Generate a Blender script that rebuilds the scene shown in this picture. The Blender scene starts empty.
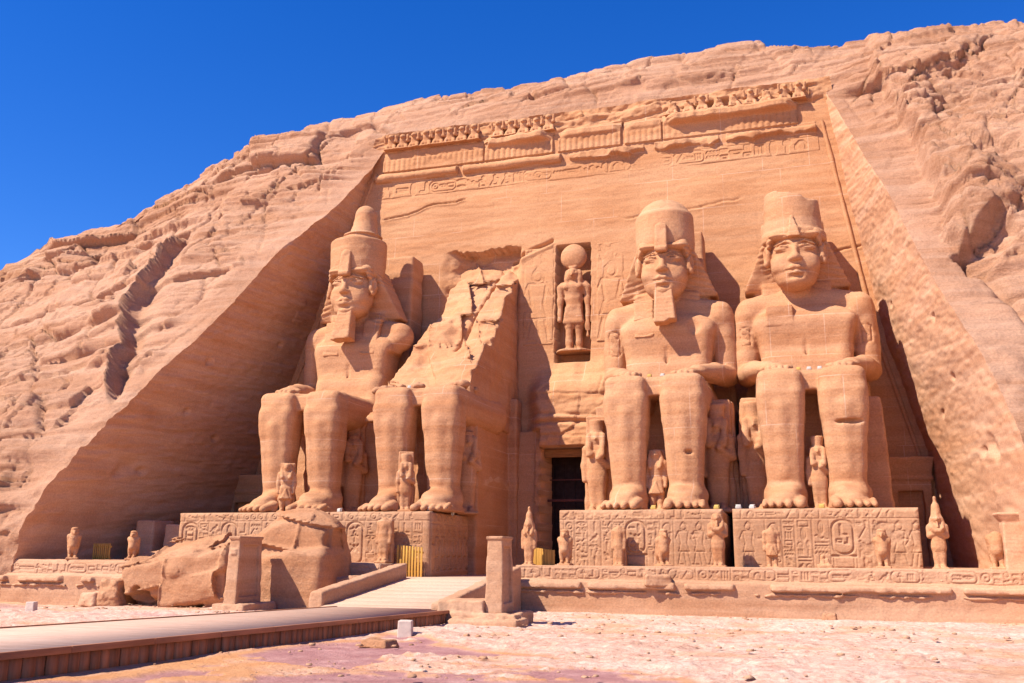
import bpy, math, random, time
import numpy as np
from mathutils import Matrix, Vector

T0 = time.time()
scene = bpy.context.scene
COL = scene.collection

# ------------------------------------------------------------------ camera
CAM_LOC = (0.0, -67.5, 3.5)
YAW, PITCH, ROLL = math.radians(17.0), math.radians(12.8), 0.006
fh = Vector((-math.sin(YAW), math.cos(YAW), 0))
rt = Vector((math.cos(YAW), math.sin(YAW), 0))
Fv = math.cos(PITCH) * fh + math.sin(PITCH) * Vector((0, 0, 1))
Uv = -math.sin(PITCH) * fh + math.cos(PITCH) * Vector((0, 0, 1))
R2 = rt * math.cos(ROLL) + Uv * math.sin(ROLL)
U2 = -rt * math.sin(ROLL) + Uv * math.cos(ROLL)
cam_d = bpy.data.cameras.new('camera')
cam = bpy.data.objects.new('camera', cam_d)
COL.objects.link(cam)
M3 = Matrix((R2, U2, -Fv)).transposed()
cam.matrix_world = Matrix.Translation(CAM_LOC) @ M3.to_4x4()
cam_d.sensor_width = 36.0
cam_d.lens = 935.0 / 1024.0 * 36.0
cam_d.clip_start = 0.1
cam_d.clip_end = 6000
scene.camera = cam

# ------------------------------------------------------------------ light
SUN_TO = Vector((-0.66, -0.62, 1.0)).normalized()      # direction from the scene to the sun
elev = math.asin(SUN_TO.z)
world = bpy.data.worlds.new('World')
scene.world = world
world.use_nodes = True
wn, wl = world.node_tree.nodes, world.node_tree.links
wn.clear()
out = wn.new('ShaderNodeOutputWorld')
bg = wn.new('ShaderNodeBackground')
sky = wn.new('ShaderNodeTexSky')
sky.sky_type = 'NISHITA'
sky.sun_disc = False
sky.sun_elevation = elev
sky.sun_rotation = math.atan2(SUN_TO.x, SUN_TO.y)
sky.altitude = 300
sky.air_density = 1.0
sky.dust_density = 0.0
sky.ozone_density = 6.0
hs = wn.new('ShaderNodeHueSaturation')
hs.inputs['Hue'].default_value = 0.518
hs.inputs['Saturation'].default_value = 1.30
hs.inputs['Value'].default_value = 1.42
bg.inputs['Strength'].default_value = 0.078
wl.new(sky.outputs['Color'], hs.inputs['Color'])
wl.new(hs.outputs['Color'], bg.inputs['Color'])
wl.new(bg.outputs['Background'], out.inputs['Surface'])

sun_d = bpy.data.lights.new('sun', 'SUN')
sun_d.energy = 5.0
sun_d.angle = math.radians(0.53)
sun_d.color = (1.0, 0.93, 0.83)
sun = bpy.data.objects.new('sun', sun_d)
COL.objects.link(sun)
sun.rotation_euler = SUN_TO.to_track_quat('Z', 'Y').to_euler()
sun.location = (-60, -60, 90)

vs = scene.view_settings
vs.view_transform = 'Standard'
vs.look = 'None'
vs.gamma = 1.0
vs.exposure = 0.85
vs.use_curve_mapping = False
scene.render.engine = 'CYCLES'
scene.cycles.max_bounces = 6
scene.cycles.diffuse_bounces = 4

# ------------------------------------------------------------------ noise
def hash3(i, j, k, seed=0):
    n = (i.astype(np.int64) * 374761393 + j.astype(np.int64) * 668265263
         + k.astype(np.int64) * 2147483647 + seed * 144665) & 0xffffffff
    n = ((n ^ (n >> 13)) * 1274126177) & 0xffffffff
    n = ((n ^ (n >> 16)) * 2246822519) & 0xffffffff
    n = n ^ (n >> 15)
    return (n & 0xffffff).astype(np.float64) / 0xffffff

def vnoise(x, y, z, seed=0):
    x, y, z = np.broadcast_arrays(np.asarray(x, float), np.asarray(y, float), np.asarray(z, float))
    xi, yi, zi = np.floor(x), np.floor(y), np.floor(z)
    fx, fy, fz = x - xi, y - yi, z - zi
    ux, uy, uz = [t * t * t * (t * (t * 6 - 15) + 10) for t in (fx, fy, fz)]
    xi, yi, zi = xi.astype(np.int64), yi.astype(np.int64), zi.astype(np.int64)
    r = 0
    for a in (0, 1):
        wa = ux if a else 1 - ux
        for b in (0, 1):
            wb = uy if b else 1 - uy
            for c in (0, 1):
                wc = uz if c else 1 - uz
                r = r + hash3(xi + a, yi + b, zi + c, seed) * wa * wb * wc
    return r * 2 - 1

def fbm(x, y, z, oct=4, seed=0, gain=0.5):
    a, s, t = 1.0, 0, 0
    for o in range(oct):
        f = 2.03 ** o
        s = s + a * vnoise(x * f + 17.3 * o, y * f - 9.1 * o, z * f + 4.7 * o, seed + o)
        t += a
        a *= gain
    return s / t

def sstep(a, b, x):
    t = np.clip((x - a) / (b - a), 0, 1)
    return t * t * (3 - 2 * t)

# ------------------------------------------------------------------ objects
def mesh_np(name, V, Q, smooth=True, attrs=None):
    V = np.asarray(V, np.float32)
    Q = np.asarray(Q, np.int32)
    me = bpy.data.meshes.new(name)
    me.vertices.add(len(V))
    me.vertices.foreach_set('co', V.ravel())
    n = Q.shape[1]
    me.loops.add(Q.size)
    me.loops.foreach_set('vertex_index', Q.ravel())
    me.polygons.add(len(Q))
    me.polygons.foreach_set('loop_start', np.arange(0, Q.size, n, dtype=np.int32))
    me.polygons.foreach_set('loop_total', np.full(len(Q), n, dtype=np.int32))
    me.update(calc_edges=True)
    if smooth:
        me.polygons.foreach_set('use_smooth', np.ones(len(Q), dtype=bool))
    if attrs:
        for k, v in attrs.items():
            at = me.attributes.new(k, 'FLOAT', 'POINT')
            at.data.foreach_set('value', np.asarray(v, np.float32).ravel())
    me.validate()
    return me

def link(name, me, mat, parent=None, loc=(0, 0, 0), rz=0.0):
    o = bpy.data.objects.new(name, me)
    COL.objects.link(o)
    if mat and not me.materials:
        me.materials.append(mat)
    o.location = loc
    o.rotation_euler = (0, 0, rz)
    if parent:
        o.parent = parent
    return o

def tag(o, label=None, cat=None, group=None, kind=None):
    if label: o['label'] = label
    if cat: o['category'] = cat
    if group: o['group'] = group
    if kind: o['kind'] = kind
    return o

def thing(name, label, cat, loc=(0, 0, 0), rz=0.0, group=None):
    o = bpy.data.objects.new(name, None)
    COL.objects.link(o)
    o.empty_display_size = 0.3
    o.location = loc
    o.rotation_euler = (0, 0, rz)
    return tag(o, label, cat, group)

def dup(root, loc, rz=0.0, label=None, group=None, scale=1.0):
    r = root.copy(); COL.objects.link(r)
    r.location = loc; r.rotation_euler = (0, 0, rz); r.scale = (scale,) * 3
    if label: r['label'] = label
    if group: r['group'] = group
    for ch in list(root.children):
        c = ch.copy(); COL.objects.link(c); c.parent = r
    return r

def grid_faces(nr, nc, mask=None):
    i = np.arange(nr - 1)[:, None] * nc + np.arange(nc - 1)[None, :]
    q = np.stack([i, i + 1, i + nc + 1, i + nc], -1)
    if mask is not None:
        q = q[mask]
    return q.reshape(-1, 4)

def used(V, Q):
    ids, inv = np.unique(Q, return_inverse=True)
    return V[ids], inv.reshape(Q.shape), ids

# boxes and bars collected to one mesh -------------------------------
class MB:
    def __init__(s): s.v, s.q = [], []
    def hexa(s, c8):
        b = len(s.v); s.v += [tuple(p) for p in c8]
        for f in ((0, 3, 2, 1), (4, 5, 6, 7), (0, 1, 5, 4), (1, 2, 6, 5), (2, 3, 7, 6), (3, 0, 4, 7)):
            s.q.append([b + k for k in f])
    def box(s, x0, x1, y0, y1, z0, z1):
        s.hexa([(x0, y0, z0), (x1, y0, z0), (x1, y1, z0), (x0, y1, z0), (x0, y0, z1), (x1, y0, z1), (x1, y1, z1), (x0, y1, z1)])
    def build(s, name, mat, parent=None, bevel=0.0, loc=(0, 0, 0), rz=0.0):
        me = mesh_np(name, s.v, s.q, smooth=False)
        o = link(name, me, mat, parent, loc, rz)
        if bevel:
            m = o.modifiers.new('bevel', 'BEVEL'); m.width = bevel; m.segments = 2; m.limit_method = 'ANGLE'
        return o

# ------------------------------------------------------------------ signed distance modelling
class SDF:
    def __init__(s, lo, hi, h):
        s.lo = np.array(lo, float); s.h = h
        s.n = np.ceil((np.array(hi, float) - s.lo) / h).astype(int) + 1
        s.D = np.full(s.n, 3.0, np.float32)
        s.ax = [s.lo[i] + h * np.arange(s.n[i]) for i in range(3)]
    def _sl(s, lo, hi):
        a = np.clip(np.floor((np.array(lo) - s.lo) / s.h).astype(int), 0, s.n)
        b = np.clip(np.ceil((np.array(hi) - s.lo) / s.h).astype(int) + 1, 0, s.n)
        return tuple(slice(a[i], b[i]) for i in range(3))
    def _xyz(s, sl):
        return (s.ax[0][sl[0]][:, None, None], s.ax[1][sl[1]][None, :, None], s.ax[2][sl[2]][None, None, :])
    def op(s, f, lo, hi, k=0.0, mode='+'):
        pad = max(k, 0) + 3 * s.h + 0.05
        sl = s._sl(np.array(lo) - pad, np.array(hi) + pad)
        if any(q.stop <= q.start for q in sl): return
        d = f(*s._xyz(sl)).astype(np.float32)
        A = s.D[sl]
        if mode == '+':
            if k > 0:
                hh = np.maximum(k - np.abs(A - d), 0) / k
                s.D[sl] = np.minimum(A, d) - hh * hh * k * 0.25
            else:
                s.D[sl] = np.minimum(A, d)
        else:
            if k > 0:
                hh = np.maximum(k - np.abs(A + d), 0) / k
                s.D[sl] = np.maximum(A, -d) + hh * hh * k * 0.25
            else:
                s.D[sl] = np.maximum(A, -d)
    def cap(s, a, b, r1, r2=None, k=0.0, mode='+', sc=(1, 1, 1)):
        r2 = r1 if r2 is None else r2
        a, b, sc = np.array(a, float), np.array(b, float), np.array(sc, float)
        A, B = a / sc, b / sc
        ab = B - A; L2 = max(float(ab @ ab), 1e-9)
        def f(x, y, z):
            px, py, pz = x / sc[0] - A[0], y / sc[1] - A[1], z / sc[2] - A[2]
            t = np.clip((px * ab[0] + py * ab[1] + pz * ab[2]) / L2, 0, 1)
            d = np.sqrt((px - t * ab[0]) ** 2 + (py - t * ab[1]) ** 2 + (pz - t * ab[2]) ** 2)
            return (d - (r1 + (r2 - r1) * t)) * min(sc)
        R = max(r1, r2) * max(sc)
        s.op(f, np.minimum(a, b) - R, np.maximum(a, b) + R, k, mode)
    def ell(s, c, r, k=0.0, mode='+'):
        c, r = np.array(c, float), np.array(r, float)
        def f(x, y, z):
            q = np.sqrt(((x - c[0]) / r[0]) ** 2 + ((y - c[1]) / r[1]) ** 2 + ((z - c[2]) / r[2]) ** 2)
            q2 = np.sqrt(((x - c[0]) / r[0] ** 2) ** 2 + ((y - c[1]) / r[1] ** 2) ** 2 + ((z - c[2]) / r[2] ** 2) ** 2)
            return q * (q - 1) / np.maximum(q2, 1e-6)
        s.op(f, c - r, c + r, k, mode)
    def tbox(s, z0, z1, h0, h1, c0=(0, 0), c1=None, rnd=0.0, k=0.0, mode='+', rot=0.0):
        """box between z0 and z1 whose half sizes and centre run from (h0, c0) to (h1, c1)"""
        c1 = c0 if c1 is None else c1
        ca, sa = math.cos(rot), math.sin(rot)
        def f(x, y, z):
            t = np.clip((z - z0) / (z1 - z0), 0, 1)
            X, Y = x - (c0[0] + (c1[0] - c0[0]) * t), y - (c0[1] + (c1[1] - c0[1]) * t)
            if rot: X, Y = X * ca + Y * sa, -X * sa + Y * ca
            qx = np.abs(X) - (h0[0] + (h1[0] - h0[0]) * t) + rnd
            qy = np.abs(Y) - (h0[1] + (h1[1] - h0[1]) * t) + rnd
            qz = np.abs(z - (z0 + z1) / 2) - (z1 - z0) / 2 + rnd
            return np.sqrt(np.maximum(qx, 0) ** 2 + np.maximum(qy, 0) ** 2 + np.maximum(qz, 0) ** 2) + np.minimum(np.maximum(np.maximum(qx, qy), qz), 0) - rnd
        hx = max(h0[0], h1[0]); hy = max(h0[1], h1[1])
        if rot: hx = hy = math.hypot(hx, hy)
        s.op(f, (min(c0[0], c1[0]) - hx, min(c0[1], c1[1]) - hy, z0), (max(c0[0], c1[0]) + hx, max(c0[1], c1[1]) + hy, z1), k, mode)
    def cyl(s, z0, z1, r0, r1, c=(0, 0), sy=1.0, rnd=0.1, k=0.0, mode='+', c1=None):
        c1 = c if c1 is None else c1
        def f(x, y, z):
            t = np.clip((z - z0) / (z1 - z0), 0, 1)
            q = np.sqrt((x - c[0] - (c1[0] - c[0]) * t) ** 2 + ((y - c[1] - (c1[1] - c[1]) * t) / sy) ** 2) - (r0 + (r1 - r0) * t) + rnd
            qz = np.abs(z - (z0 + z1) / 2) - (z1 - z0) / 2 + rnd
            return (np.sqrt(np.maximum(q, 0) ** 2 + np.maximum(qz, 0) ** 2) + np.minimum(np.maximum(q, qz), 0) - rnd) * min(1, sy)
        R = max(r0, r1) * max(1, sy)
        s.op(f, (min(c[0], c1[0]) - R, min(c[1], c1[1]) - R, z0), (max(c[0], c1[0]) + R, max(c[1], c1[1]) + R, z1), k, mode)
    def half(s, p, n, mode='-', k=0.0, warp=None):
        """cut away the side the normal n points to (mode '-')"""
        p, n = np.array(p, float), np.array(n, float); n = n / np.linalg.norm(n)
        def f(x, y, z):
            d = (p[0] - x) * n[0] + (p[1] - y) * n[1] + (p[2] - z) * n[2]
            if warp is not None: d = d + warp(x, y, z)
            return d
        hi = s.lo + s.h * s.n
        s.op(f, s.lo, hi, k, mode)
    def full(s):
        return s.ax[0][:, None, None], s.ax[1][None, :, None], s.ax[2][None, None, :]
    def rough(s, amp, scale, seed=0, oct=3, zs=1.0, band=1.0):
        """erode only near the surface"""
        m = np.abs(s.D) < band
        i, j, k = np.nonzero(m)
        n = fbm(s.ax[0][i] / scale, s.ax[1][j] / scale, s.ax[2][k] / scale * zs, oct, seed)
        s.D[m] += (amp * n).astype(np.float32)
    def strata(s, amp, th, seed=0):
        m = np.abs(s.D) < 0.8
        i, j, k = np.nonzero(m)
        x, y, z = s.ax[0][i], s.ax[1][j], s.ax[2][k]
        w = vnoise(x * .05, y * .05, (z + .3 * vnoise(x * .3, y * .3, z * .3, seed)) / th, seed + 3)
        s.D[m] += (amp * w).astype(np.float32)
    def mesh(s, name, closed=True):
        V, Q = s.nets(closed)
        return mesh_np(name, V, Q)
    def nets(s, closed=True):
        D = s.D
        if closed:
            D = D.copy()
            D[0] = D[-1] = 1; D[:, 0] = D[:, -1] = 1; D[:, :, 0] = D[:, :, -1] = 1
        S = D < 0
        nx, ny, nz = D.shape
        cnt = np.zeros((nx - 1, ny - 1, nz - 1), np.int8)
        offs = [(a, b, c) for a in (0, 1) for b in (0, 1) for c in (0, 1)]
        for a, b, c in offs:
            cnt += S[a:nx - 1 + a, b:ny - 1 + b, c:nz - 1 + c]
        act = (cnt > 0) & (cnt < 8)
        I = np.argwhere(act)
        idx = np.full(cnt.shape, -1, np.int32)
        idx[act] = np.arange(len(I))
        dv = np.stack([D[I[:, 0] + a, I[:, 1] + b, I[:, 2] + c] for a, b, c in offs], -1).astype(np.float64)
        pos = np.zeros((len(I), 3)); n = np.zeros(len(I))
        for p in range(8):
            for q in range(p + 1, 8):
                df = np.array(offs[q]) - np.array(offs[p])
                if np.abs(df).sum() != 1: continue
                m = (dv[:, p] < 0) != (dv[:, q] < 0)
                t = np.where(m, dv[:, p] / np.where(m, dv[:, p] - dv[:, q], 1), 0)
                pt = np.array(offs[p])[None, :] + t[:, None] * df[None, :]
                pos += np.where(m[:, None], pt, 0); n += m
        V = s.lo + s.h * (I + pos / n[:, None])
        quads = []
        for ax in range(3):
            sl0 = [slice(1, -1)] * 3; sl1 = [slice(1, -1)] * 3
            sl0[ax] = slice(0, -1); sl1[ax] = slice(1, None)
            A, B = S[tuple(sl0)], S[tuple(sl1)]
            for flip in (0, 1):
                m = (A & ~B) if not flip else (~A & B)
                e = np.argwhere(m)
                if not len(e): continue
                u, v = [(1, 2), (2, 0), (0, 1)][ax]
                e = e.copy(); e[:, [i for i in range(3) if i != ax]] += 1
                def cell(du, dv_):
                    q = e.copy(); q[:, u] -= du; q[:, v] -= dv_
                    return idx[q[:, 0], q[:, 1], q[:, 2]]
                qd = np.stack([cell(1, 1), cell(0, 1), cell(0, 0), cell(1, 0)], -1)
                if flip: qd = qd[:, ::-1]
                quads.append(qd)
        Q = np.concatenate(quads)
        Q = Q[(Q >= 0).all(1)]
        return V, Q

def merge_np(parts):
    Vs, Qs, b = [], [], 0
    for V, Q in parts:
        Vs.append(V); Qs.append(Q + b); b += len(V)
    return np.concatenate(Vs), np.concatenate(Qs)
# ------------------------------------------------------------------ materials
def nd(nt, t, **kw):
    n = nt.nodes.new(t)
    for k, v in kw.items():
        if k in n.inputs: n.inputs[k].default_value = v
        else: setattr(n, k, v)
    return n

def ramp(nt, src, stops):
    r = nt.nodes.new('ShaderNodeValToRGB')
    el = r.color_ramp.elements
    while len(el) < len(stops): el.new(0.5)
    for e, (p, c) in zip(el, stops):
        e.position = p; e.color = (*c, 1) if len(c) == 3 else c
    nt.links.new(src, r.inputs['Fac'])
    return r.outputs['Color']

def mix(nt, fac, a, b, mode='MIX'):
    m = nt.nodes.new('ShaderNodeMix'); m.data_type = 'RGBA'; m.blend_type = mode
    for i, v in ((0, fac), (6, a), (7, b)):
        if isinstance(v, bpy.types.NodeSocket): nt.links.new(v, m.inputs[i])
        elif isinstance(v, (int, float)): m.inputs[i].default_value = v
        else: m.inputs[i].default_value = (*v, 1)
    return m.outputs[2]

def noise(nt, vec, scale, detail=5, rough=0.55, vscale=None, dist=0.0):
    if vscale is not None:
        mp = nt.nodes.new('ShaderNodeMapping'); mp.inputs['Scale'].default_value = vscale
        nt.links.new(vec, mp.inputs['Vector']); vec = mp.outputs['Vector']
    n = nt.nodes.new('ShaderNodeTexNoise')
    n.inputs['Scale'].default_value = scale; n.inputs['Detail'].default_value = detail
    n.inputs['Roughness'].default_value = rough; n.inputs['Distortion'].default_value = dist
    nt.links.new(vec, n.inputs['Vector'])
    return n.outputs['Fac']

def new_mat(name):
    m = bpy.data.materials.new(name); m.use_nodes = True
    nt = m.node_tree
    p = nt.nodes['Principled BSDF']
    p.inputs['Roughness'].default_value = 0.92
    p.inputs['Specular IOR Level'].default_value = 0.12
    g = nt.nodes.new('ShaderNodeNewGeometry')
    return m, nt, p, g.outputs['Position']

def stone(name, base, dark, light, band=0.5, bump=0.25, bumpd=0.06, joints=False, crack=0.0, bandscale=1.0, grain=1.0):
    """bedded sandstone: large patches, thin beds along z, grain, pits"""
    m, nt, p, pos = new_mat(name)
    base, dark, light = [tuple(a * b for a, b in zip(c_, (0.785, 0.76, 0.745))) for c_ in (base, dark, light)]
    L = nt.links
    big = noise(nt, pos, 0.14, 4, 0.6)
    c = mix(nt, ramp(nt, big, [(0.38, (0, 0, 0)), (0.60, (1, 1, 1))]), dark, base)
    beds = noise(nt, pos, 1.0, 5, 0.65, (0.05 * bandscale, 0.05 * bandscale, 1.1 * bandscale), 0.35)
    c = mix(nt, mixv(nt, ramp(nt, beds, [(0.42, (0, 0, 0)), (0.62, (1, 1, 1))]), band), c, light)
    beds2 = noise(nt, pos, 1.0, 4, 0.7, (0.12 * bandscale, 0.12 * bandscale, 4.5 * bandscale), 0.4)
    c = mix(nt, mixv(nt, ramp(nt, beds2, [(0.50, (0, 0, 0)), (0.66, (1, 1, 1))]), band * 0.55), c, dark)
    gr = noise(nt, pos, 9.0, 6, 0.7)
    c = mix(nt, 0.30 * grain, c, ramp(nt, gr, [(0.25, (0.25, 0.25, 0.25)), (0.75, (0.85, 0.85, 0.85))]), 'OVERLAY')
    st = noise(nt, pos, 0.8, 7, 0.75)
    c = mix(nt, mixv(nt, ramp(nt, st, [(0.60, (0, 0, 0)), (0.78, (1, 1, 1))]), 0.35), c, tuple(v * 0.62 for v in dark))
    if joints:      # seams of the blocks the temple was sawn into, filled with pale mortar
        sp = nt.nodes.new('ShaderNodeSeparateXYZ'); L.new(pos, sp.inputs[0])
        cx = nt.nodes.new('ShaderNodeCombineXYZ'); L.new(sp.outputs[0], cx.inputs[0]); L.new(sp.outputs[2], cx.inputs[1])
        bt = nt.nodes.new('ShaderNodeTexBrick'); L.new(cx.outputs[0], bt.inputs['Vector'])
        bt.inputs['Scale'].default_value = 1.0; bt.inputs['Brick Width'].default_value = 4.3; bt.inputs['Row Height'].default_value = 2.7
        bt.inputs['Mortar Size'].default_value = 0.028; bt.inputs['Mortar Smooth'].default_value = 0.3; bt.offset = 0.37; bt.squash = 0.8; bt.squash_frequency = 3
        jm = nt.nodes.new('ShaderNodeMath'); jm.operation = 'MULTIPLY'; L.new(bt.outputs['Fac'], jm.inputs[0])
        L.new(ramp(nt, noise(nt, pos, 0.35, 3), [(0.45, (0, 0, 0)), (0.6, (0.38, 0.38, 0.38))]), jm.inputs[1])
        c = mix(nt, jm.outputs[0], c, (0.70, 0.50, 0.37))
    L.new(c, p.inputs['Base Color'])
    # bump
    b1 = noise(nt, pos, 2.2, 9, 0.8)
    b2 = noise(nt, pos, 1.0, 6, 0.7, (0.35, 0.35, 3.2), 0.3)
    ad = nt.nodes.new('ShaderNodeMath'); ad.operation = 'MULTIPLY_ADD'
    L.new(b2, ad.inputs[0]); ad.inputs[1].default_value = 0.4; L.new(b1, ad.inputs[2])
    h = ad.outputs[0]
    b3 = noise(nt, pos, 14.0, 6, 0.75)
    a3 = nt.nodes.new('ShaderNodeMath'); a3.operation = 'MULTIPLY_ADD'
    L.new(b3, a3.inputs[0]); a3.inputs[1].default_value = 0.22; L.new(h, a3.inputs[2]); h = a3.outputs[0]
    if crack > 0:
        # thin open cracks: zero lines of stretched noise, some along the beds and some slanting
        def crk(vs, wd, rot):
            mp = nt.nodes.new('ShaderNodeMapping'); mp.inputs['Scale'].default_value = vs; mp.inputs['Rotation'].default_value = (0, rot, 0)
            L.new(pos, mp.inputs['Vector'])
            f = noise(nt, mp.outputs['Vector'], 1.0, 3, 0.5)
            s1 = nt.nodes.new('ShaderNodeMath'); s1.operation = 'SUBTRACT'; L.new(f, s1.inputs[0]); s1.inputs[1].default_value = 0.5
            s2 = nt.nodes.new('ShaderNodeMath'); s2.operation = 'ABSOLUTE'; L.new(s1.outputs[0], s2.inputs[0])
            return ramp(nt, s2.outputs[0], [(0.0, (0, 0, 0)), (wd, (1, 1, 1))])
        ca = crk((0.16, 0.16, 0.75), 0.012, 0.06); cb = crk((0.55, 0.3, 0.16), 0.009, 0.75); cc = crk((0.5, 0.4, 2.2), 0.02, 0.05)
        cr = mix(nt, 1.0, mix(nt, 1.0, ca, cb, 'MULTIPLY'), mix(nt, 0.5, (1, 1, 1), cc), 'MULTIPLY')
        cd = mix(nt, cr, tuple(v * 0.55 for v in dark), c)
        L.new(mix(nt, 0.75, c, cd), p.inputs['Base Color'])
        a2 = nt.nodes.new('ShaderNodeMath'); a2.operation = 'MULTIPLY_ADD'
        L.new(cr, a2.inputs[0]); a2.inputs[1].default_value = crack; L.new(h, a2.inputs[2])
        h = a2.outputs[0]
    bp = nt.nodes.new('ShaderNodeBump')
    bp.inputs['Strength'].default_value = bump; bp.inputs['Distance'].default_value = bumpd
    L.new(h, bp.inputs['Height']); L.new(bp.outputs['Normal'], p.inputs['Normal'])
    return m

def mixv(nt, col, k):
    m = nt.nodes.new('ShaderNodeMath'); m.operation = 'MULTIPLY'
    nt.links.new(col, m.inputs[0]); m.inputs[1].default_value = k
    return m.outputs[0]

def plain(name, col, rough=0.7, var=0.25, scale=3.0, metal=0.0, bump=0.15, vscale=None):
    m, nt, p, pos = new_mat(name)
    n = noise(nt, pos, scale, 5, 0.65, vscale)
    c = mix(nt, ramp(nt, n, [(0.3, (0, 0, 0)), (0.7, (1, 1, 1))]), tuple(v * (1 - var) for v in col), tuple(min(1, v * (1 + var)) for v in col))
    nt.links.new(c, p.inputs['Base Color'])
    p.inputs['Roughness'].default_value = rough; p.inputs['Metallic'].default_value = metal
    bp = nt.nodes.new('ShaderNodeBump'); bp.inputs['Strength'].default_value = bump; bp.inputs['Distance'].default_value = 0.02
    nt.links.new(noise(nt, pos, scale * 4, 5, 0.6, vscale), bp.inputs['Height']); nt.links.new(bp.outputs['Normal'], p.inputs['Normal'])
    return m

# linear colours
M_CLIFF = stone('cliff_sandstone', (0.60, 0.325, 0.195), (0.47, 0.235, 0.13), (0.67, 0.42, 0.285), 0.5, 0.9, 0.22, grain=1.4)
M_CUT = stone('cut_sandstone', (0.66, 0.365, 0.21), (0.57, 0.29, 0.155), (0.72, 0.43, 0.27), 0.8, 0.5, 0.06, grain=1.4, bandscale=1.2)
M_FACADE = stone('facade_sandstone', (0.61, 0.312, 0.152), (0.52, 0.245, 0.112), (0.66, 0.375, 0.205), 0.5, 0.7, 0.07, grain=1.3, joints=True)
M_STATUE = stone('statue_sandstone', (0.61, 0.312, 0.155), (0.51, 0.235, 0.11), (0.68, 0.40, 0.235), 0.42, 0.9, 0.08, bandscale=1.3, grain=1.3, joints=True)
M_PED = stone('pedestal_sandstone', (0.55, 0.30, 0.165), (0.45, 0.225, 0.115), (0.62, 0.37, 0.225), 0.5, 0.7, 0.06, grain=1.3)
M_ROCK = stone('fallen_sandstone', (0.59, 0.305, 0.16), (0.50, 0.235, 0.115), (0.67, 0.395, 0.24), 0.35, 0.9, 0.13, grain=1.3)
M_TERR = stone('terrace_sandstone', (0.60, 0.34, 0.20), (0.50, 0.26, 0.14), (0.68, 0.44, 0.29), 0.5, 0.8, 0.07, grain=1.3)
M_RAMP = stone('ramp_stone', (0.72, 0.48, 0.335), (0.62, 0.39, 0.255), (0.78, 0.56, 0.42), 0.4, 0.9, 0.08)
M_WOOD = plain('yellow_wood', (0.50, 0.26, 0.055), 0.6, 0.35, 1.2, vscale=(6, 6, 0.5))
M_DOORWOOD = plain('brown_wood', (0.26, 0.12, 0.045), 0.6, 0.35, 1.2, vscale=(0.8, 0.8, 6))
M_DARK = plain('passage_shade_black', (0.05, 0.03, 0.025), 0.9, 0.3)  # near-black: the doorway's inner shade put into the colour
M_BAR = plain('dark_red_bar', (0.16, 0.06, 0.045), 0.6, 0.2)
M_WHITE = plain('white_paint', (0.50, 0.46, 0.40), 0.6, 0.1, 5)
M_LAMPY = plain('yellow_paint', (0.50, 0.35, 0.10), 0.5, 0.1, 5)
M_LAMPG = plain('lamp_glass', (0.12, 0.11, 0.10), 0.15, 0.1, 5, bump=0.0)
M_BOX = plain('pale_box_stone', (0.55, 0.42, 0.34), 0.85, 0.12, 4)

def deck_mat(name, axis, cols, width):
    """weathered boards laid across `axis` (0 = x, 1 = y), each with its own tone"""
    m, nt, p, pos = new_mat(name)
    L = nt.links
    sp = nt.nodes.new('ShaderNodeSeparateXYZ'); L.new(pos, sp.inputs[0])
    dv = nt.nodes.new('ShaderNodeMath'); dv.operation = 'DIVIDE'; L.new(sp.outputs[axis], dv.inputs[0]); dv.inputs[1].default_value = width
    fl = nt.nodes.new('ShaderNodeMath'); fl.operation = 'FLOOR'; L.new(dv.outputs[0], fl.inputs[0])
    fr = nt.nodes.new('ShaderNodeMath'); fr.operation = 'FRACT'; L.new(dv.outputs[0], fr.inputs[0])
    wn_ = nt.nodes.new('ShaderNodeTexWhiteNoise'); wn_.noise_dimensions = '1D'; L.new(fl.outputs[0], wn_.inputs['W'])
    c = ramp(nt, wn_.outputs['Value'], [(0, cols[0]), (0.5, cols[1]), (1, cols[2])])
    n = noise(nt, pos, 2.0, 6, 0.7, (3, 0.6, 3) if axis == 0 else (0.6, 3, 3))
    c = mix(nt, 0.45, c, ramp(nt, n, [(0.2, (0.2, 0.2, 0.2)), (0.8, (0.85, 0.85, 0.85))]), 'OVERLAY')
    gap = ramp(nt, fr.outputs[0], [(0.0, (0.5, 0.45, 0.42)), (0.05, (1, 1, 1)), (0.95, (1, 1, 1)), (1.0, (0.5, 0.45, 0.42))])
    c = mix(nt, 0.8, c, gap, 'MULTIPLY')
    L.new(c, p.inputs['Base Color']); p.inputs['Specular IOR Level'].default_value = 0.03; p.inputs['Roughness'].default_value = 1.0
    bp = nt.nodes.new('ShaderNodeBump'); bp.inputs['Strength'].default_value = 0.3; bp.inputs['Distance'].default_value = 0.015
    L.new(gap, bp.inputs['Height']); L.new(bp.outputs['Normal'], p.inputs['Normal'])
    return m
M_DECK = deck_mat('deck_boards', 1, [(0.54, 0.345, 0.25), (0.57, 0.375, 0.275), (0.51, 0.32, 0.23)], 0.16)
M_PLANK = plain('plank_wood', (0.38, 0.15, 0.07), 0.75, 0.4, 1.0, vscale=(4, 4, 0.4))
M_BEAM = plain('edge_beam_wood', (0.36, 0.15, 0.075), 0.75, 0.35, 1.0, vscale=(4, 0.4, 4))

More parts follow.
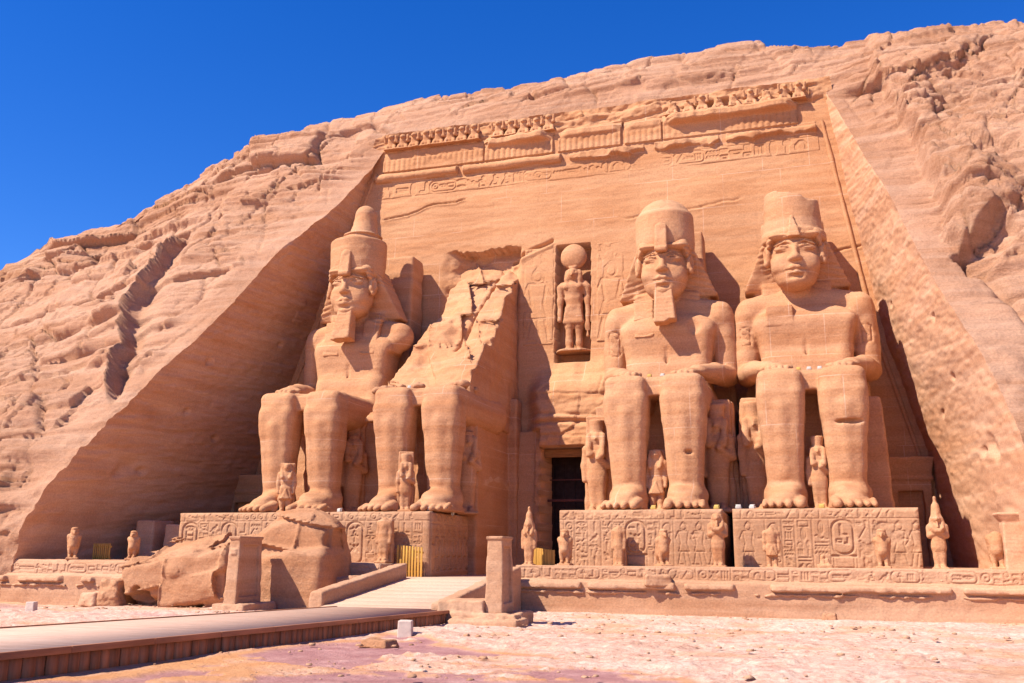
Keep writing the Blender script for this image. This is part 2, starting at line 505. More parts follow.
def ground_mat():
    m, nt, p, pos = new_mat('desert_ground')
    L = nt.links
    sa = nt.nodes.new('ShaderNodeAttribute'); sa.attribute_name = 'sand'
    pu = nt.nodes.new('ShaderNodeAttribute'); pu.attribute_name = 'slab'
    n1 = noise(nt, pos, 0.45, 8, 0.75)
    rock = ramp(nt, n1, [(0.28, (0.50, 0.29, 0.19)), (0.45, (0.64, 0.43, 0.32)), (0.6, (0.70, 0.51, 0.40)), (0.72, (0.74, 0.57, 0.47))])
    n2 = noise(nt, pos, 4.5, 9, 0.8)
    rock = mix(nt, 0.75, rock, ramp(nt, n2, [(0.32, (0.12, 0.10, 0.10)), (0.52, (0.5, 0.5, 0.5)), (0.7, (0.75, 0.75, 0.75))]), 'OVERLAY')
    n5 = noise(nt, pos, 1.3, 6, 0.7)
    rock = mix(nt, mixv(nt, ramp(nt, n5, [(0.58, (0, 0, 0)), (0.70, (1, 1, 1))]), 0.5), rock, (0.42, 0.22, 0.15))
    n3 = noise(nt, pos, 1.1, 8, 0.7)
    slab = ramp(nt, n3, [(0.3, (0.33, 0.15, 0.145)), (0.5, (0.42, 0.215, 0.20)), (0.64, (0.50, 0.285, 0.26)), (0.75, (0.64, 0.43, 0.37))])
    c = mix(nt, pu.outputs['Fac'], rock, slab)
    n4 = noise(nt, pos, 1.6, 6, 0.7)
    sand = ramp(nt, n4, [(0.3, (0.56, 0.26, 0.11)), (0.7, (0.64, 0.345, 0.17))])
    c = mix(nt, sa.outputs['Fac'], c, sand)
    c = mix(nt, 1.0, c, (1.0, 0.94, 0.90), 'MULTIPLY')
    L.new(c, p.inputs['Base Color'])
    b = noise(nt, pos, 5.0, 9, 0.75)
    bp = nt.nodes.new('ShaderNodeBump'); bp.inputs['Strength'].default_value = 1.0; bp.inputs['Distance'].default_value = 0.10
    L.new(b, bp.inputs['Height']); L.new(bp.outputs['Normal'], p.inputs['Normal'])
    return m
M_GROUND = ground_mat()
# ------------------------------------------------------------------ ground
def ground_z(x, y):
    return 0.5 + 0.02 * np.maximum(-17.5 - np.asarray(y, float), 0)

def build_ground():
    r = np.concatenate([np.geomspace(9.0, 90.0, 460)])
    th = np.radians(np.linspace(-56, 26, 560))
    Rr, Th = np.meshgrid(r, th, indexing='ij')
    X = Rr * np.sin(Th); Y = -70.0 + Rr * np.cos(Th)
    Z = ground_z(X, Y)
    # rock plates with sharp little steps, lumps and cracks
    n = fbm(X / 7.0, Y / 4.5, 0 * X, 5, 11)
    q = n * 5.0
    st = np.floor(q) + sstep(0.86, 1.0, q - np.floor(q))
    plate = st * 0.06
    lump = sstep(.18, .5, fbm(X / .9, Y / .9, 0 * X, 4, 6))
    crk = np.exp(-(np.abs(vnoise(X / 2.2, Y / 1.6, 0 * X, 9)) / .03) ** 2)
    det = 0.045 * lump + 0.045 * fbm(X / .7, Y / .7, 0 * X, 5, 5) + 0.03 * fbm(X / .2, Y / .2, 0 * X, 3, 8) - .07 * crk
    # purple-grey rock pavement near the viewer
    d = fbm(X / 4 + 3, Y / 3, 0 * X, 5, 23)
    reg = sstep(-34.5, -36.0, Y + 2.5 * d) * sstep(.6, -0.4, X + 9.2 + (Y + 41.5) * 1.0 + 2.0 * d) * sstep(-14.5, -13.0, X + 1.5 * d)
    slab = reg * sstep(-0.42, -0.34, d)
    slab = np.maximum(slab, sstep(0.22, 0.32, d) * sstep(-20, -24, Y) * 0.55 * sstep(-20, -22, X))
    slab = np.clip(slab, 0, 1)
    disp = (plate + det) * (1 - 0.70 * slab) - 0.08 * slab
    low = sstep(0.0, -.1, plate - .06) * sstep(.0, .3, fbm(X / 2.5, Y / 1.8, 0 * X, 4, 31))
    edge = np.exp(-((slab - 0.5) / 0.3) ** 2) * sstep(-33, -36, Y)
    near = sstep(-44, -49, Y + 2 * d) * sstep(.1, -.15, d) * sstep(-9.5, -11.5, X)
    sand = np.clip(low * 0.5 + edge * 0.8 + near * .65, 0, 1) * (1 - 0.9 * sstep(0.8, 0.98, slab))
    sand = np.maximum(sand, sstep(-30, -36, X) * sstep(-29, -22, Y) * (0.25 + 0.5 * sstep(-.1, .3, fbm(X / 2, Y / 2, 0 * X, 3, 77))))
    disp = disp * (1 - .7 * sand) - 0.03 * sand
    disp *= sstep(-17.0, -19.0, Y) * 0.85 + 0.15
    under = sstep(-21.3, -20.6, X) * sstep(-13.4, -14.4, X)
    disp = disp * (1 - .9 * under) - .05 * under
    # smooth bed under the boardwalk and the ramp
    Z = Z + disp
    fade = np.minimum(np.minimum(sstep(0, 12, np.arange(460))[:, None], sstep(459, 447, np.arange(460))[:, None]),
                      np.minimum(sstep(0, 8, np.arange(560)), sstep(559, 551, np.arange(560)))[None, :])
    Z = Z - 0.7 * (1 - fade)
    V = np.stack([X, Y, Z], -1).reshape(-1, 3)
    me = mesh_np('ground', V, grid_faces(460, 560)[:, ::-1], attrs={'sand': sand, 'slab': slab}, smooth=False)
    o = link('ground', me, M_GROUND); tag(o, kind='structure')
    # far sheet of desert, a little lower, out to the horizon
    ys = np.concatenate([[-4000, -600, -200, -120, -90], np.linspace(-80, -17.5, 12), [0, 40, 120, 400, 1200, 4000]])
    xs = np.concatenate([[-4000, -900, -300], np.linspace(-140, 90, 24), [300, 900, 4000]])
    Xg, Yg = np.meshgrid(xs, ys)
    Zg = 0.5 + 0.02 * np.clip(-17.5 - Yg, 0, 55) - 0.45
    me = mesh_np('desert', np.stack([Xg, Yg, Zg], -1).reshape(-1, 3), grid_faces(len(ys), len(xs)))
    o = link('ground', me, M_GROUND); tag(o, kind='structure')
build_ground()

# ------------------------------------------------------------------ cliff
PROF = np.array([(-24, -3), (-21.2, 0), (-20.5, 1.4), (-20.8, 4.9), (-19.5, 8.5), (-17.4, 11.2), (-14.7, 15), (-11.4, 18.7), (-8.7, 22.3),
                 (-6, 26.6), (-1.4, 31.2), (1.2, 35), (2.4, 37.5), (3.3, 39.6), (5.2, 43.2), (8, 46), (12, 47.6), (18, 49), (30, 50.5), (60, 51), (90, 48)], float)
SKY = np.array([(-200, 8), (-120, 20), (-95, 27), (-80, 31.8), (-68, 36.6), (-60, 39.0), (-56, 40.7), (-47.3, 43.7), (-37.6, 44.9), (-29, 45.95), (-15, 47), (-6, 47), (2, 46.1), (10, 45.3), (19, 44.0), (45, 41), (90, 38)], float)
EL = np.array([(-3, -47.0), (1.2, -46.2), (4.7, -45.5), (8.45, -44.2), (11.2, -43.3), (14.9, -41.9), (18.7, -40.65), (22.4, -39.4), (26.6, -37.9), (31.3, -36.2), (35.4, -34.5), (36.2, -34.0), (39.6, -32.9)], float)
ER = np.array([(-3, 10.8), (8.5, 10.05), (10.4, 9.87), (13.3, 9.4), (15.9, 8.77), (18.2, 8.24), (24.4, 7.0), (31.7, 5.6), (36.2, 4.5), (39.6, 3.3)], float)
CL = np.array([(-3, -45.6), (2.5, -44.7), (8, -43.2), (23.8, -38.3), (36, -34.4), (39.6, -33.5)], float)     # back corners of the recess
CR = np.array([(-3, 9.5), (3, 9.0), (10.4, 8.1), (19, 6.07), (36.2, 3.6), (39.6, 3.2)], float)
ZTOP = 39.6
LEAN = 0.08
def fac_y(z): return LEAN * (np.asarray(z, float) - 3.0)

def resample(P, step):
    seg = np.hypot(*np.diff(P, axis=0).T); s = np.concatenate([[0], np.cumsum(seg)])
    # round the corners of the profile
    ss = np.arange(0, s[-1], 0.25)
    y, z = np.interp(ss, s, P[:, 0]), np.interp(ss, s, P[:, 1])
    k = np.hanning(13); k /= k.sum()
    yp = np.convolve(np.pad(y, 6, 'edge'), k, 'valid'); zp = np.convolve(np.pad(z, 6, 'edge'), k, 'valid')
    fine = np.arange(0, 70, step); far = np.geomspace(70.3, ss[-1], 46)
    t = np.concatenate([fine, far])
    return np.interp(t, ss, yp), np.interp(t, ss, zp)

def blocks(X, W, th, bw, seed, jag=0.5):
    """bedding: layers of thickness th broken into blocks bw long; returns protrusion 0..1 with joints"""
    w = W / th
    Lr = np.floor(w)
    u = X / bw + 7.3 * hash3(Lr, 0 * Lr, 0 * Lr, seed) + jag * vnoise(X / bw * 1.7, w * 0.9, 0 * X, seed + 9)
    u = u * (0.6 + 0.9 * hash3(Lr, 0 * Lr + 3, 0 * Lr, seed))
    B = np.floor(u)
    r = hash3(Lr, B, 0 * Lr + 1, seed)
    fl, fb = w - Lr, u - B
    e = (1 - np.abs(2 * fl - 1) ** 12) * (1 - np.abs(2 * fb - 1) ** 24)
    return r * (0.35 + 0.65 * e) + 0.35 * e

def facets(X, W, th, bw, seed, jag=0.3, tilt=0.8):
    """like blocks, but every block is a tilted plane with a sharp edge"""
    w = W / th
    Lr = np.floor(w)
    off = hash3(Lr, 0 * Lr, 0 * Lr, seed)
    u = X / bw + 7.3 * off + jag * vnoise(X / bw * 1.3, w * 0.5, 0 * X, seed + 9)
    u = u * (0.55 + 0.9 * hash3(Lr, 0 * Lr + 3, 0 * Lr, seed))
    B = np.floor(u)
    r = hash3(Lr, B, 0 * Lr + 1, seed); h2 = hash3(Lr, B, 0 * Lr + 2, seed); h3 = hash3(Lr, B, 0 * Lr + 5, seed)
    fl, fb = w - Lr, u - B
    v = r + tilt * ((h2 - .35) * (fl - .5) + (h3 - .5) * (fb - .5))
    j = np.minimum(np.minimum(fl, 1 - fl) * th, np.minimum(fb, 1 - fb) * bw)
    soft = min(.17, .35 * th)
    v = .45 + (v - .45) * sstep(0, soft / th, np.minimum(fl, 1 - fl))
    return v - 0.30 * (1 - sstep(0.02, 0.14, j)) * (h3 > .3)

def ledges(X, W, th, bw, seed):
    """beds whose lower edge juts out and throws a line of shadow on the bed below; some jut far, some hardly"""
    w = W / th
    Lr = np.floor(w); f = w - Lr
    u = X / bw + 9.1 * hash3(Lr, 0 * Lr, 0 * Lr, seed)
    B = np.floor(u); t = sstep(.35, .65, u - B)
    a = hash3(Lr, B, 0 * Lr + 1, seed) * (1 - t) + hash3(Lr, B + 1, 0 * Lr + 1, seed) * t
    a = np.maximum(a - .25, 0) / .75
    return a * (1 - f) ** 1.4 * sstep(0, min(.45, .30 / th), f)

def seg_interp(tab, z): return np.interp(z, tab[:, 0], tab[:, 1])

def build_cliff():
    py, pz = resample(PROF, 0.135)
    nr = len(py)
    dl = np.concatenate([np.arange(0, 36, 0.14), np.geomspace(36.3, 150, 40)])
    dr = np.concatenate([np.arange(0, 17, 0.13), np.geomspace(17.3, 110, 30)])
    tm = np.linspace(0, 1, 270)[1:-1]
    rowL = seg_interp(EL, np.minimum(pz, ZTOP))[:, None]; rowR = seg_interp(ER, np.minimum(pz, ZTOP))[:, None]
    X = np.concatenate([rowL - dl[::-1][None, :], rowL + (rowR - rowL) * tm[None, :], rowR + dr[None, :]], 1)
    nl, nm = len(dl), len(tm)
    nc = X.shape[1]
    Y = np.repeat(py[:, None], nc, 1); Z = np.repeat(pz[:, None], nc, 1)
    # skyline height along x
    zs = np.interp(X, SKY[:, 0], SKY[:, 1])
    up = ZTOP + (Z - ZTOP) * np.maximum(zs - ZTOP, 0.5) / (46.6 - ZTOP)
    base_in = np.where(Z > ZTOP, up, Z)
    k = None
    z44 = np.where(Z > ZTOP, ZTOP + (Z - ZTOP) * (43.7 - ZTOP) / (46.6 - ZTOP), Z)
    Z = np.where(zs >= 43.7, base_in, np.where(Z > 2, 2 + (z44 - 2) * np.clip((zs - 2) / 41.7, 0.05, 1), z44))
    # smooth normal in the y-z plane
    dy, dz = np.gradient(Y, axis=0), np.gradient(Z, axis=0)
    ln = np.hypot(dy, dz) + 1e-6
    ny, nz = -dz / ln, dy / ln
    # distance from the recess (weights the relief along the cut edges)
    dist = np.full(X.shape, 0.0)
    dist[:, :nl] = rowL - X[:, :nl]; dist[:, nl + nm:] = X[:, nl + nm:] - rowR
    above = np.clip(Z - ZTOP, 0, 50)
    dmid = np.maximum(dist, 0) + np.where(Z > ZTOP, above, 0)
    wE = 0.05 + 0.95 * sstep(0.0, 3.0, dmid)
    W = Z - 0.07 * X + 1.3 * fbm(X / 28, Z / 18, Y / 28, 2, 2)
    W2 = W + 0.30 * fbm(X / 9, Z / 9, Y / 9, 2, 5)
    msk = sstep(-0.30, 0.25, fbm(X / 15, Z / 8, Y / 30, 3, 41))
    msk2 = sstep(-0.20, 0.25, fbm(X / 10, Z / 5, Y / 16, 3, 47))
    thin = sstep(-0.1, 0.35, fbm(X / 9, Z / 4, Y / 14, 3, 53))
    leftish = sstep(-34, -46, X)
    big = fbm(X / 15, Z / 10, Y / 18, 3, 1)
    skd = 1 - sstep(-3.0, .5, Z - zs) * (.35 + .25 * sstep(-42, -52, X))
    D = 1.5 * big + 0.36 * fbm(X / 4.5, W / 2.4, Y / 4.5, 3, 4)
    D = D + (0.8 * msk + 0.5 * leftish) * skd * (blocks(X + .5 * W, W2, 3.4, 6.5, 3, .25) - .62)
    D = D + (0.62 * msk2 + .20 * leftish) * skd * (facets(X - .4 * W, W2 + .3, 1.45, 4.2, 7, .3, 1.0) - .5)
    D = D + 0.46 * (.45 + .55 * thin) * (blocks(X + .3 * W, W2, 0.66, 6.5, 13, .3) - .62)
    D = D + 0.22 * (facets(X - .2 * W, W2, 0.30, 3.6, 15) - .5) * (.35 + .65 * thin)
    D = D + (.75 + .35 * leftish) * skd * sstep(-.35, .25, fbm(X / 12, Z / 6, 0 * X, 3, 57)) * (ledges(X, W2, 1.7, 5.0, 31) - .25)
    D = D + .34 * (.3 + .7 * msk2) * (ledges(X, W2 + .15 * fbm(X / 4, Z / 4, 0 * X, 2, 58), .62, 3.2, 33) - .25) + .13 * (ledges(X, W2, .27, 2.0, 35) - .25)
    # flakes: thin sheets broken along slanting lines
    D = D + 0.42 * (1 - thin) * (1 - .7 * leftish) * (facets(X * .5 - W * .6, X * .42 + W, 2.3, 5.5, 19) - .5)
    # long open cracks that follow the beds or cut down across them
    c1 = np.abs(vnoise(X / 9, W / 2.6, 0 * X, 61)); c2 = np.abs(vnoise((X - W * .7) / 4.5, (W + X * .5) / 11, 0 * X, 63))
    D = D - 0.75 * np.exp(-(c1 / .018) ** 2) * sstep(-.3, .1, vnoise(X / 6, Z / 5, 0 * X, 65)) - 0.65 * np.exp(-(c2 / .016) ** 2) * sstep(-.1, .2, vnoise(X / 7, Z / 6, 0 * X, 67))
    # one side of an open crack stands a little higher, so it throws a shadow
    D = D + 0.28 * sstep(-.03, .03, vnoise(X / 9, W / 2.6, 0 * X, 61)) + 0.20 * sstep(-.02, .02, vnoise((X - W * .7) / 4.5, (W + X * .5) / 11, 0 * X, 63))
    D = D + 0.13 * fbm(X / 1.2, W / 0.6, Y / 1.2, 5, 18, .7)
    # upper brow: thin flaking beds near the skyline
    brow = sstep(39.6, 42, Z) * sstep(-60, -45, X)
    D = D * (1 - 0.35 * brow) + brow * 0.55 * (facets(X * .6, W2, 0.95, 4.6, 23) - .4)
    # the dressed strip beside both edges of the cut is smoother
    strip = (1 - sstep(2.0, 4.4, dist + 0.9 * fbm(X / 3, Z / 3, 0 * X, 2, 61))) * (Z < 37)
    strip = strip * (X < -20) * 0.55 + strip * (X > -20)
    D = D * (1 - (0.62 - .2 * (X > 0)) * strip)
    D = D * wE + (.16 + .22 * sstep(18, 12, Z)) * (1 - wE) * fbm(X / 1.5, Z / .8, 0 * X, 5, 62, .65)
    # gully in the left flank
    G = np.array([(12.5, -44.2, -43.1), (15.1, -45.6, -43.5), (18.8, -47.7, -44.9), (22.7, -49.2, -46.0), (25.8, -49.8, -46.8), (29.3, -50.7, -47.8), (31.5, -51.2, -50.2)], float)
    gl = np.interp(Z, G[:, 0], G[:, 1]); gr = np.interp(Z, G[:, 0], G[:, 2])
    gl = gl + 0.9 * vnoise(W / 2.6, 0 * W, 0 * W, 71) + .18 * vnoise(W / .9, 0 * W, 0 * W, 73)
    inz = sstep(12.8, 15.0, Z) * sstep(31.0, 29.6, Z)
    t = (X - gl) / np.maximum(gr - gl, 0.3)
    cut = sstep(-0.04, 0.24, t) * (1 - sstep(0.2, 1.0, t))
    D = D * (1 - 0.55 * inz * sstep(-.45, -.05, t) * sstep(1.5, .9, t)) - 0.85 * inz * cut * (t < 1.0)
    D = D + 0.9 * inz * np.exp(-np.maximum(-t, 0) / 1.2) * (t < 0)
    # weathered rock standing out to the right of the dressed strip
    RB = np.array([(0, 15.5), (9, 12.5), (14, 12.0), (19, 10.4), (21, 9.7), (22.1, 9.2), (28.6, 9.2), (32.3, 8.9), (35.8, 7.7), (39.6, 7.2), (44, 7.2)], float)
    rb = np.interp(Z, RB[:, 0], RB[:, 1]) + .35 * vnoise(W / .9, 0 * W, 0 * W, 83) + .18 * vnoise(W / .3, 0 * W, 0 * W, 84)
    ro = sstep(0, 0.5, X - rb) * sstep(19.0, 21.5, Z) * (1 - .6 * sstep(37, 42, Z))
    Wd = Z * .9 + .55 * (X - 8) + .6 * fbm(X / 3, Z / 3, 0 * X, 3, 87)
    D = D + ro * (1.35 + 0.95 * (facets(X * .7 - .5 * Z, Wd, 1.9, 5.5, 91) - .4) + 0.35 * (facets(X, Wd, .6, 2.8, 93) - .5))
    # boulder with the hollow under it
    bt = np.clip(1 - np.hypot((X - 11.6) / 1.9, (Z - 24.0) / 2.5) ** 4, 0, 1)
    hu, hv = (X - 11.3) * .8 + (Z - 21.0) * .6, (Z - 21.0) * .8 - (X - 11.3) * .6
    hollow = np.clip(1 - np.maximum(np.abs(hu + .25 * vnoise(hv * 2, hu, 0 * X, 96)) / 1.9, np.abs(hv) / 1.0) ** 5, 0, 1) * (.55 + .45 * sstep(-1, 1, hv))
    D = D + 0.9 * bt * (Z > 21.6) - 1.9 * hollow
    # cleft beside the hollow
    cl = np.exp(-((X - (10.4 + (21 - Z) * 0.35)) / 0.35) ** 2) * sstep(14, 15, Z) * sstep(21, 19, Z)
    D = D - 0.7 * cl
    YY, ZZ = Y + ny * D, Z + nz * D
    V = np.stack([X, YY, ZZ], -1)
    cellmask = np.ones((nr - 1, nc - 1), bool)
    itop = np.searchsorted(pz[:300], ZTOP) if False else int(np.argmax(pz >= ZTOP))
    cellmask[:itop, nl - 1:nl + nm] = False
    Q = grid_faces(nr, nc, cellmask)
    Vu, Qu, _ = used(V.reshape(-1, 3), Q)
    o = link('cliff', mesh_np('cliff', Vu, Qu, smooth=False), M_CLIFF); tag(o, kind='structure')
    return V[:itop + 1, nl - 1], V[:itop + 1, nl + nm]
EDGE_L, EDGE_R = build_cliff()

def build_cut(edge, corner, name, seed, sgn):
    zc = edge[:, 2]
    nc = 90
    t = np.linspace(0, 1, nc)[None, :]
    xb = seg_interp(corner, zc)[:, None]; yb = fac_y(zc)[:, None]
    X = edge[:, 0][:, None] * (1 - t) + (xb - sgn * 0.15) * t
    Y = edge[:, 1][:, None] * (1 - t) + (yb + 0.3) * t
    Z = np.repeat(zc[:, None], nc, 1)
    n = 0.10 * fbm(Y / 3, Z / 1.6, 0 * Z, 4, seed) + 0.05 * fbm(Y / .6, Z / .35, 0 * Z, 3, seed + 4)
    kf = 1.0 if sgn > 0 else .35
    n = n + kf * 0.10 * (facets(Y, Z - .12 * Y, 1.1, 9, seed + 9, .3, .5) - .5) + kf * 0.09 * (facets(Y, Z - .12 * Y, .33, 5, seed + 11, .3, .5) - .5)
    n = n + .05 * fbm(Y / .8, (Z - .15 * Y) / .25, 0 * Z, 4, seed + 15)
    # holes and a ragged ledge
    for (hy, hz, hr) in ((-12.5, 9.0, .35), (-13.8, 9.2, .7), (-6, 12, .3), (-9.5, 17.2, .3), (-14.5, 8.7, .5), (-2, 20, .25), (-10, 13.5, .25)):
        n = n - 0.35 * np.clip(1 - np.hypot((Y - hy) / (hr * 1.5), (Z - hz) / hr), 0, 1)
    X = X + sgn * n * sstep(0, 0.03, t) * 1.0
    V = np.stack([X, Y, Z], -1).reshape(-1, 3)
    Q = grid_faces(len(zc), nc)
    if sgn < 0: Q = Q[:, ::-1]
    o = link(name, mesh_np(name, V, Q), M_CUT); tag(o, kind='structure')
build_cut(EDGE_L, CL, 'cliff', 100, 1)
build_cut(EDGE_R, CR, 'cliff', 200, -1)
# ------------------------------------------------------------------ carved signs
class Canvas:
    """depth map in metres for a carved wall: x along the wall, z up"""
    def __init__(s, w, h, res):
        s.res = res; s.nx = int(round(w / res)) + 1; s.nz = int(round(h / res)) + 1
        s.D = np.zeros((s.nz, s.nx)); s.w, s.h = w, h
    def _win(s, x0, x1, z0, z1):
        a, b = max(0, int((x0) / s.res) - 1), min(s.nx, int(x1 / s.res) + 2)
        c, d = max(0, int((z0) / s.res) - 1), min(s.nz, int(z1 / s.res) + 2)
        if b <= a or d <= c: return None
        return slice(c, d), slice(a, b), (np.arange(a, b) * s.res)[None, :], (np.arange(c, d) * s.res)[:, None]
    def put(s, dist, win, dep):
        v = dep * np.clip(0.5 - dist / (1.6 * s.res), 0, 1)
        s.D[win[0], win[1]] = np.maximum(s.D[win[0], win[1]], v)
    def line(s, x0, z0, x1, z1, w, dep):
        W = s._win(min(x0, x1) - w, max(x0, x1) + w, min(z0, z1) - w, max(z0, z1) + w)
        if not W: return
        X, Z = W[2], W[3]; dx, dz = x1 - x0, z1 - z0; L2 = max(dx * dx + dz * dz, 1e-9)
        t = np.clip(((X - x0) * dx + (Z - z0) * dz) / L2, 0, 1)
        s.put(np.hypot(X - x0 - t * dx, Z - z0 - t * dz) - w / 2, W, dep)
    def ell(s, x, z, rx, rz, dep, ring=0.0, rot=0.0):
        R = max(rx, rz) + ring
        W = s._win(x - R, x + R, z - R, z + R)
        if not W: return
        X, Z = W[2] - x, W[3] - z
        if rot:
            c, n = math.cos(rot), math.sin(rot); X, Z = X * c + Z * n, -X * n + Z * c
        d = (np.sqrt((X / rx) ** 2 + (Z / rz) ** 2) - 1) * min(rx, rz)
        s.put(np.abs(d) - ring / 2 if ring else d, W, dep)
    def rrect(s, x0, x1, z0, z1, r, ring, dep):
        W = s._win(x0 - ring, x1 + ring, z0 - ring, z1 + ring)
        if not W: return
        qx = np.abs(W[2] - (x0 + x1) / 2) - (x1 - x0) / 2 + r; qz = np.abs(W[3] - (z0 + z1) / 2) - (z1 - z0) / 2 + r
        d = np.hypot(np.maximum(qx, 0), np.maximum(qz, 0)) + np.minimum(np.maximum(qx, qz), 0) - r
        s.put(np.abs(d) - ring / 2 if ring else d, W, dep)
    def poly(s, pts, w, dep, ox=0, oz=0, sx=1, sz=1):
        for (a, b), (c, d) in zip(pts[:-1], pts[1:]):
            s.line(ox + a * sx, oz + b * sz, ox + c * sx, oz + d * sz, w, dep)
    def glyph(s, k, x, z, g, dep, w, rng):
        f = -1 if rng.random() < .3 else 1
        P = lambda pts, ww=w: s.poly(pts, ww, dep, x, z, g * f, g)
        if k == 0: s.ell(x, z, g * .36, g * .36, dep, ring=w); s.ell(x, z, g * .08, g * .08, dep)
        elif k == 1:
            for o in ((-.18, .18) if rng.random() < .5 else (0,)):
                P([(-.48 + .12 * i, o + (.09 if i % 2 else -.09)) for i in range(9)])
        elif k == 2: P([(0, -.48), (0, .1)]); s.ell(x + .04 * g, z + .25 * g, g * .13, g * .27, dep)
        elif k == 3:
            s.ell(x, z, g * .30, g * .17, dep, rot=-.5 * f); s.ell(x - .24 * g * f, z + .27 * g, g * .12, g * .12, dep)
            P([(-.22, .2), (-.1, .05)]); P([(.2, -.12), (.46, -.3)]); P([(-.02, -.15), (-.02, -.45), (-.16, -.45)]); P([(.1, -.15), (.1, -.45)])
        elif k == 4: s.ell(x, z + .25 * g, g * .14, g * .2, dep, ring=w); P([(-.3, .02), (.3, .02)]); P([(0, .02), (0, -.48)])
        elif k == 5: s.rrect(x - .38 * g, x + .38 * g, z - .2 * g, z + .2 * g, .02, w, dep)
        elif k == 6: s.ell(x, z, g * .42, g * .16, dep, ring=w); s.ell(x, z, g * .1, g * .1, dep)
        elif k == 7: P([(-.45, .1), (.45, .1)], w * 1.3); P([(-.45, -.14), (.45, -.14)], w * 1.3)
        elif k == 8:
            for o in (-.26, 0, .26): P([(o, -.3), (o, .3)], w * 1.2)
        elif k == 9: s.ell(x, z, g * .2, g * .3, dep); P([(-.2, .1), (-.4, .3)]); P([(.2, .1), (.4, .3)]); P([(-.2, -.1), (-.4, -.35)]); P([(.2, -.1), (.4, -.35)])
        elif k == 10: s.ell(x, z + .34 * g, g * .12, g * .12, dep); P([(0, .2), (.05, -.1), (-.25, -.1), (-.25, -.42), (.3, -.42), (.1, -.1)]); P([(0, .12), (-.3, .05)])
        elif k == 11: P([(-.45, .12), (-.3, .2), (-.15, .02), (0, -.1), (.15, .05), (.3, -.1), (.48, -.1)], w * 1.2)
        elif k == 12: s.ell(x, z, g * .17, g * .44, dep, ring=w); P([(0, -.45), (0, .4)])
        elif k == 13: P([(-.42, .1), (.42, .1), (.3, -.12), (0, -.2), (-.3, -.12), (-.42, .1)])
        elif k == 14: P([(-.15, .42), (-.15, -.35), (.3, -.35)], w * 1.6)
        elif k == 15:
            P([(0, -.46), (0, .46)], w * 1.4)
            for o in (.18, .3, .42): P([(-.2, o), (.2, o)])
        elif k == 16: P([(-.35, -.3), (-.35, .05), (-.1, .3), (.15, .3), (.35, .05), (.35, -.3)], w)
        elif k == 17: P([(-.3, -.45), (.25, .45)], w * 1.2); P([(.25, .45), (.4, .25)], w * 1.2)
    def column(s, x0, x1, z0, z1, dep, w, rng, box=True):
        if box:
            s.line(x0, z0, x0, z1, w * .8, dep * .8); s.line(x1, z0, x1, z1, w * .8, dep * .8)
        c = x1 - x0; z = z1 - .08 * c
        while z > z0 + .3 * c:
            if rng.random() < .34:
                g = c * .44
                for o in (-.24, .24): s.glyph(rng.randrange(18), (x0 + x1) / 2 + o * c, z - g * .5, g, dep, w * .85, rng)
                z -= g * 1.05
            else:
                k = rng.randrange(18); g = c * .82
                hgt = g * (.45 if k in (1, 5, 6, 7, 11, 13) else 1.0)
                if z - hgt < z0 - .05: break
                s.glyph(k, (x0 + x1) / 2, z - hgt / 2, g, dep, w, rng); z -= hgt * 1.04
    def cartouche(s, x0, x1, z0, z1, dep, w, rng):
        s.rrect(x0, x1, z0, z1, (x1 - x0) * .42, w * 1.3, dep * 1.2)
        s.line(x0 - .05, z0 - w * 1.2, x1 + .05, z0 - w * 1.2, w * 1.4, dep * 1.2)
        s.column(x0 + .12 * (x1 - x0), x1 - .12 * (x1 - x0), z0 + .1, z1 - .12, dep, w, rng, False)
    def figure(s, x, z0, h, dep, w, f=1):
        P = lambda pts: s.poly(pts, w, dep, x, z0, h * f, h)
        s.ell(x, z0 + .88 * h, .065 * h, .075 * h, dep, ring=w)
        P([(-.05, .94), (.0, 1.0), (.08, .93), (.09, .8)]); P([(-.12, .78), (.12, .78), (.08, .5), (.14, .3), (-.12, .3), (-.07, .5), (-.12, .78)])
        P([(.12, .78), (.2, .6), (.32, .62)]); P([(-.12, .78), (-.2, .6), (-.1, .45)])
        P([(.1, .3), (.16, 0), (.27, 0)]); P([(.0, .3), (.05, 0)]); P([(-.08, .3), (-.14, 0), (-.02, 0)])

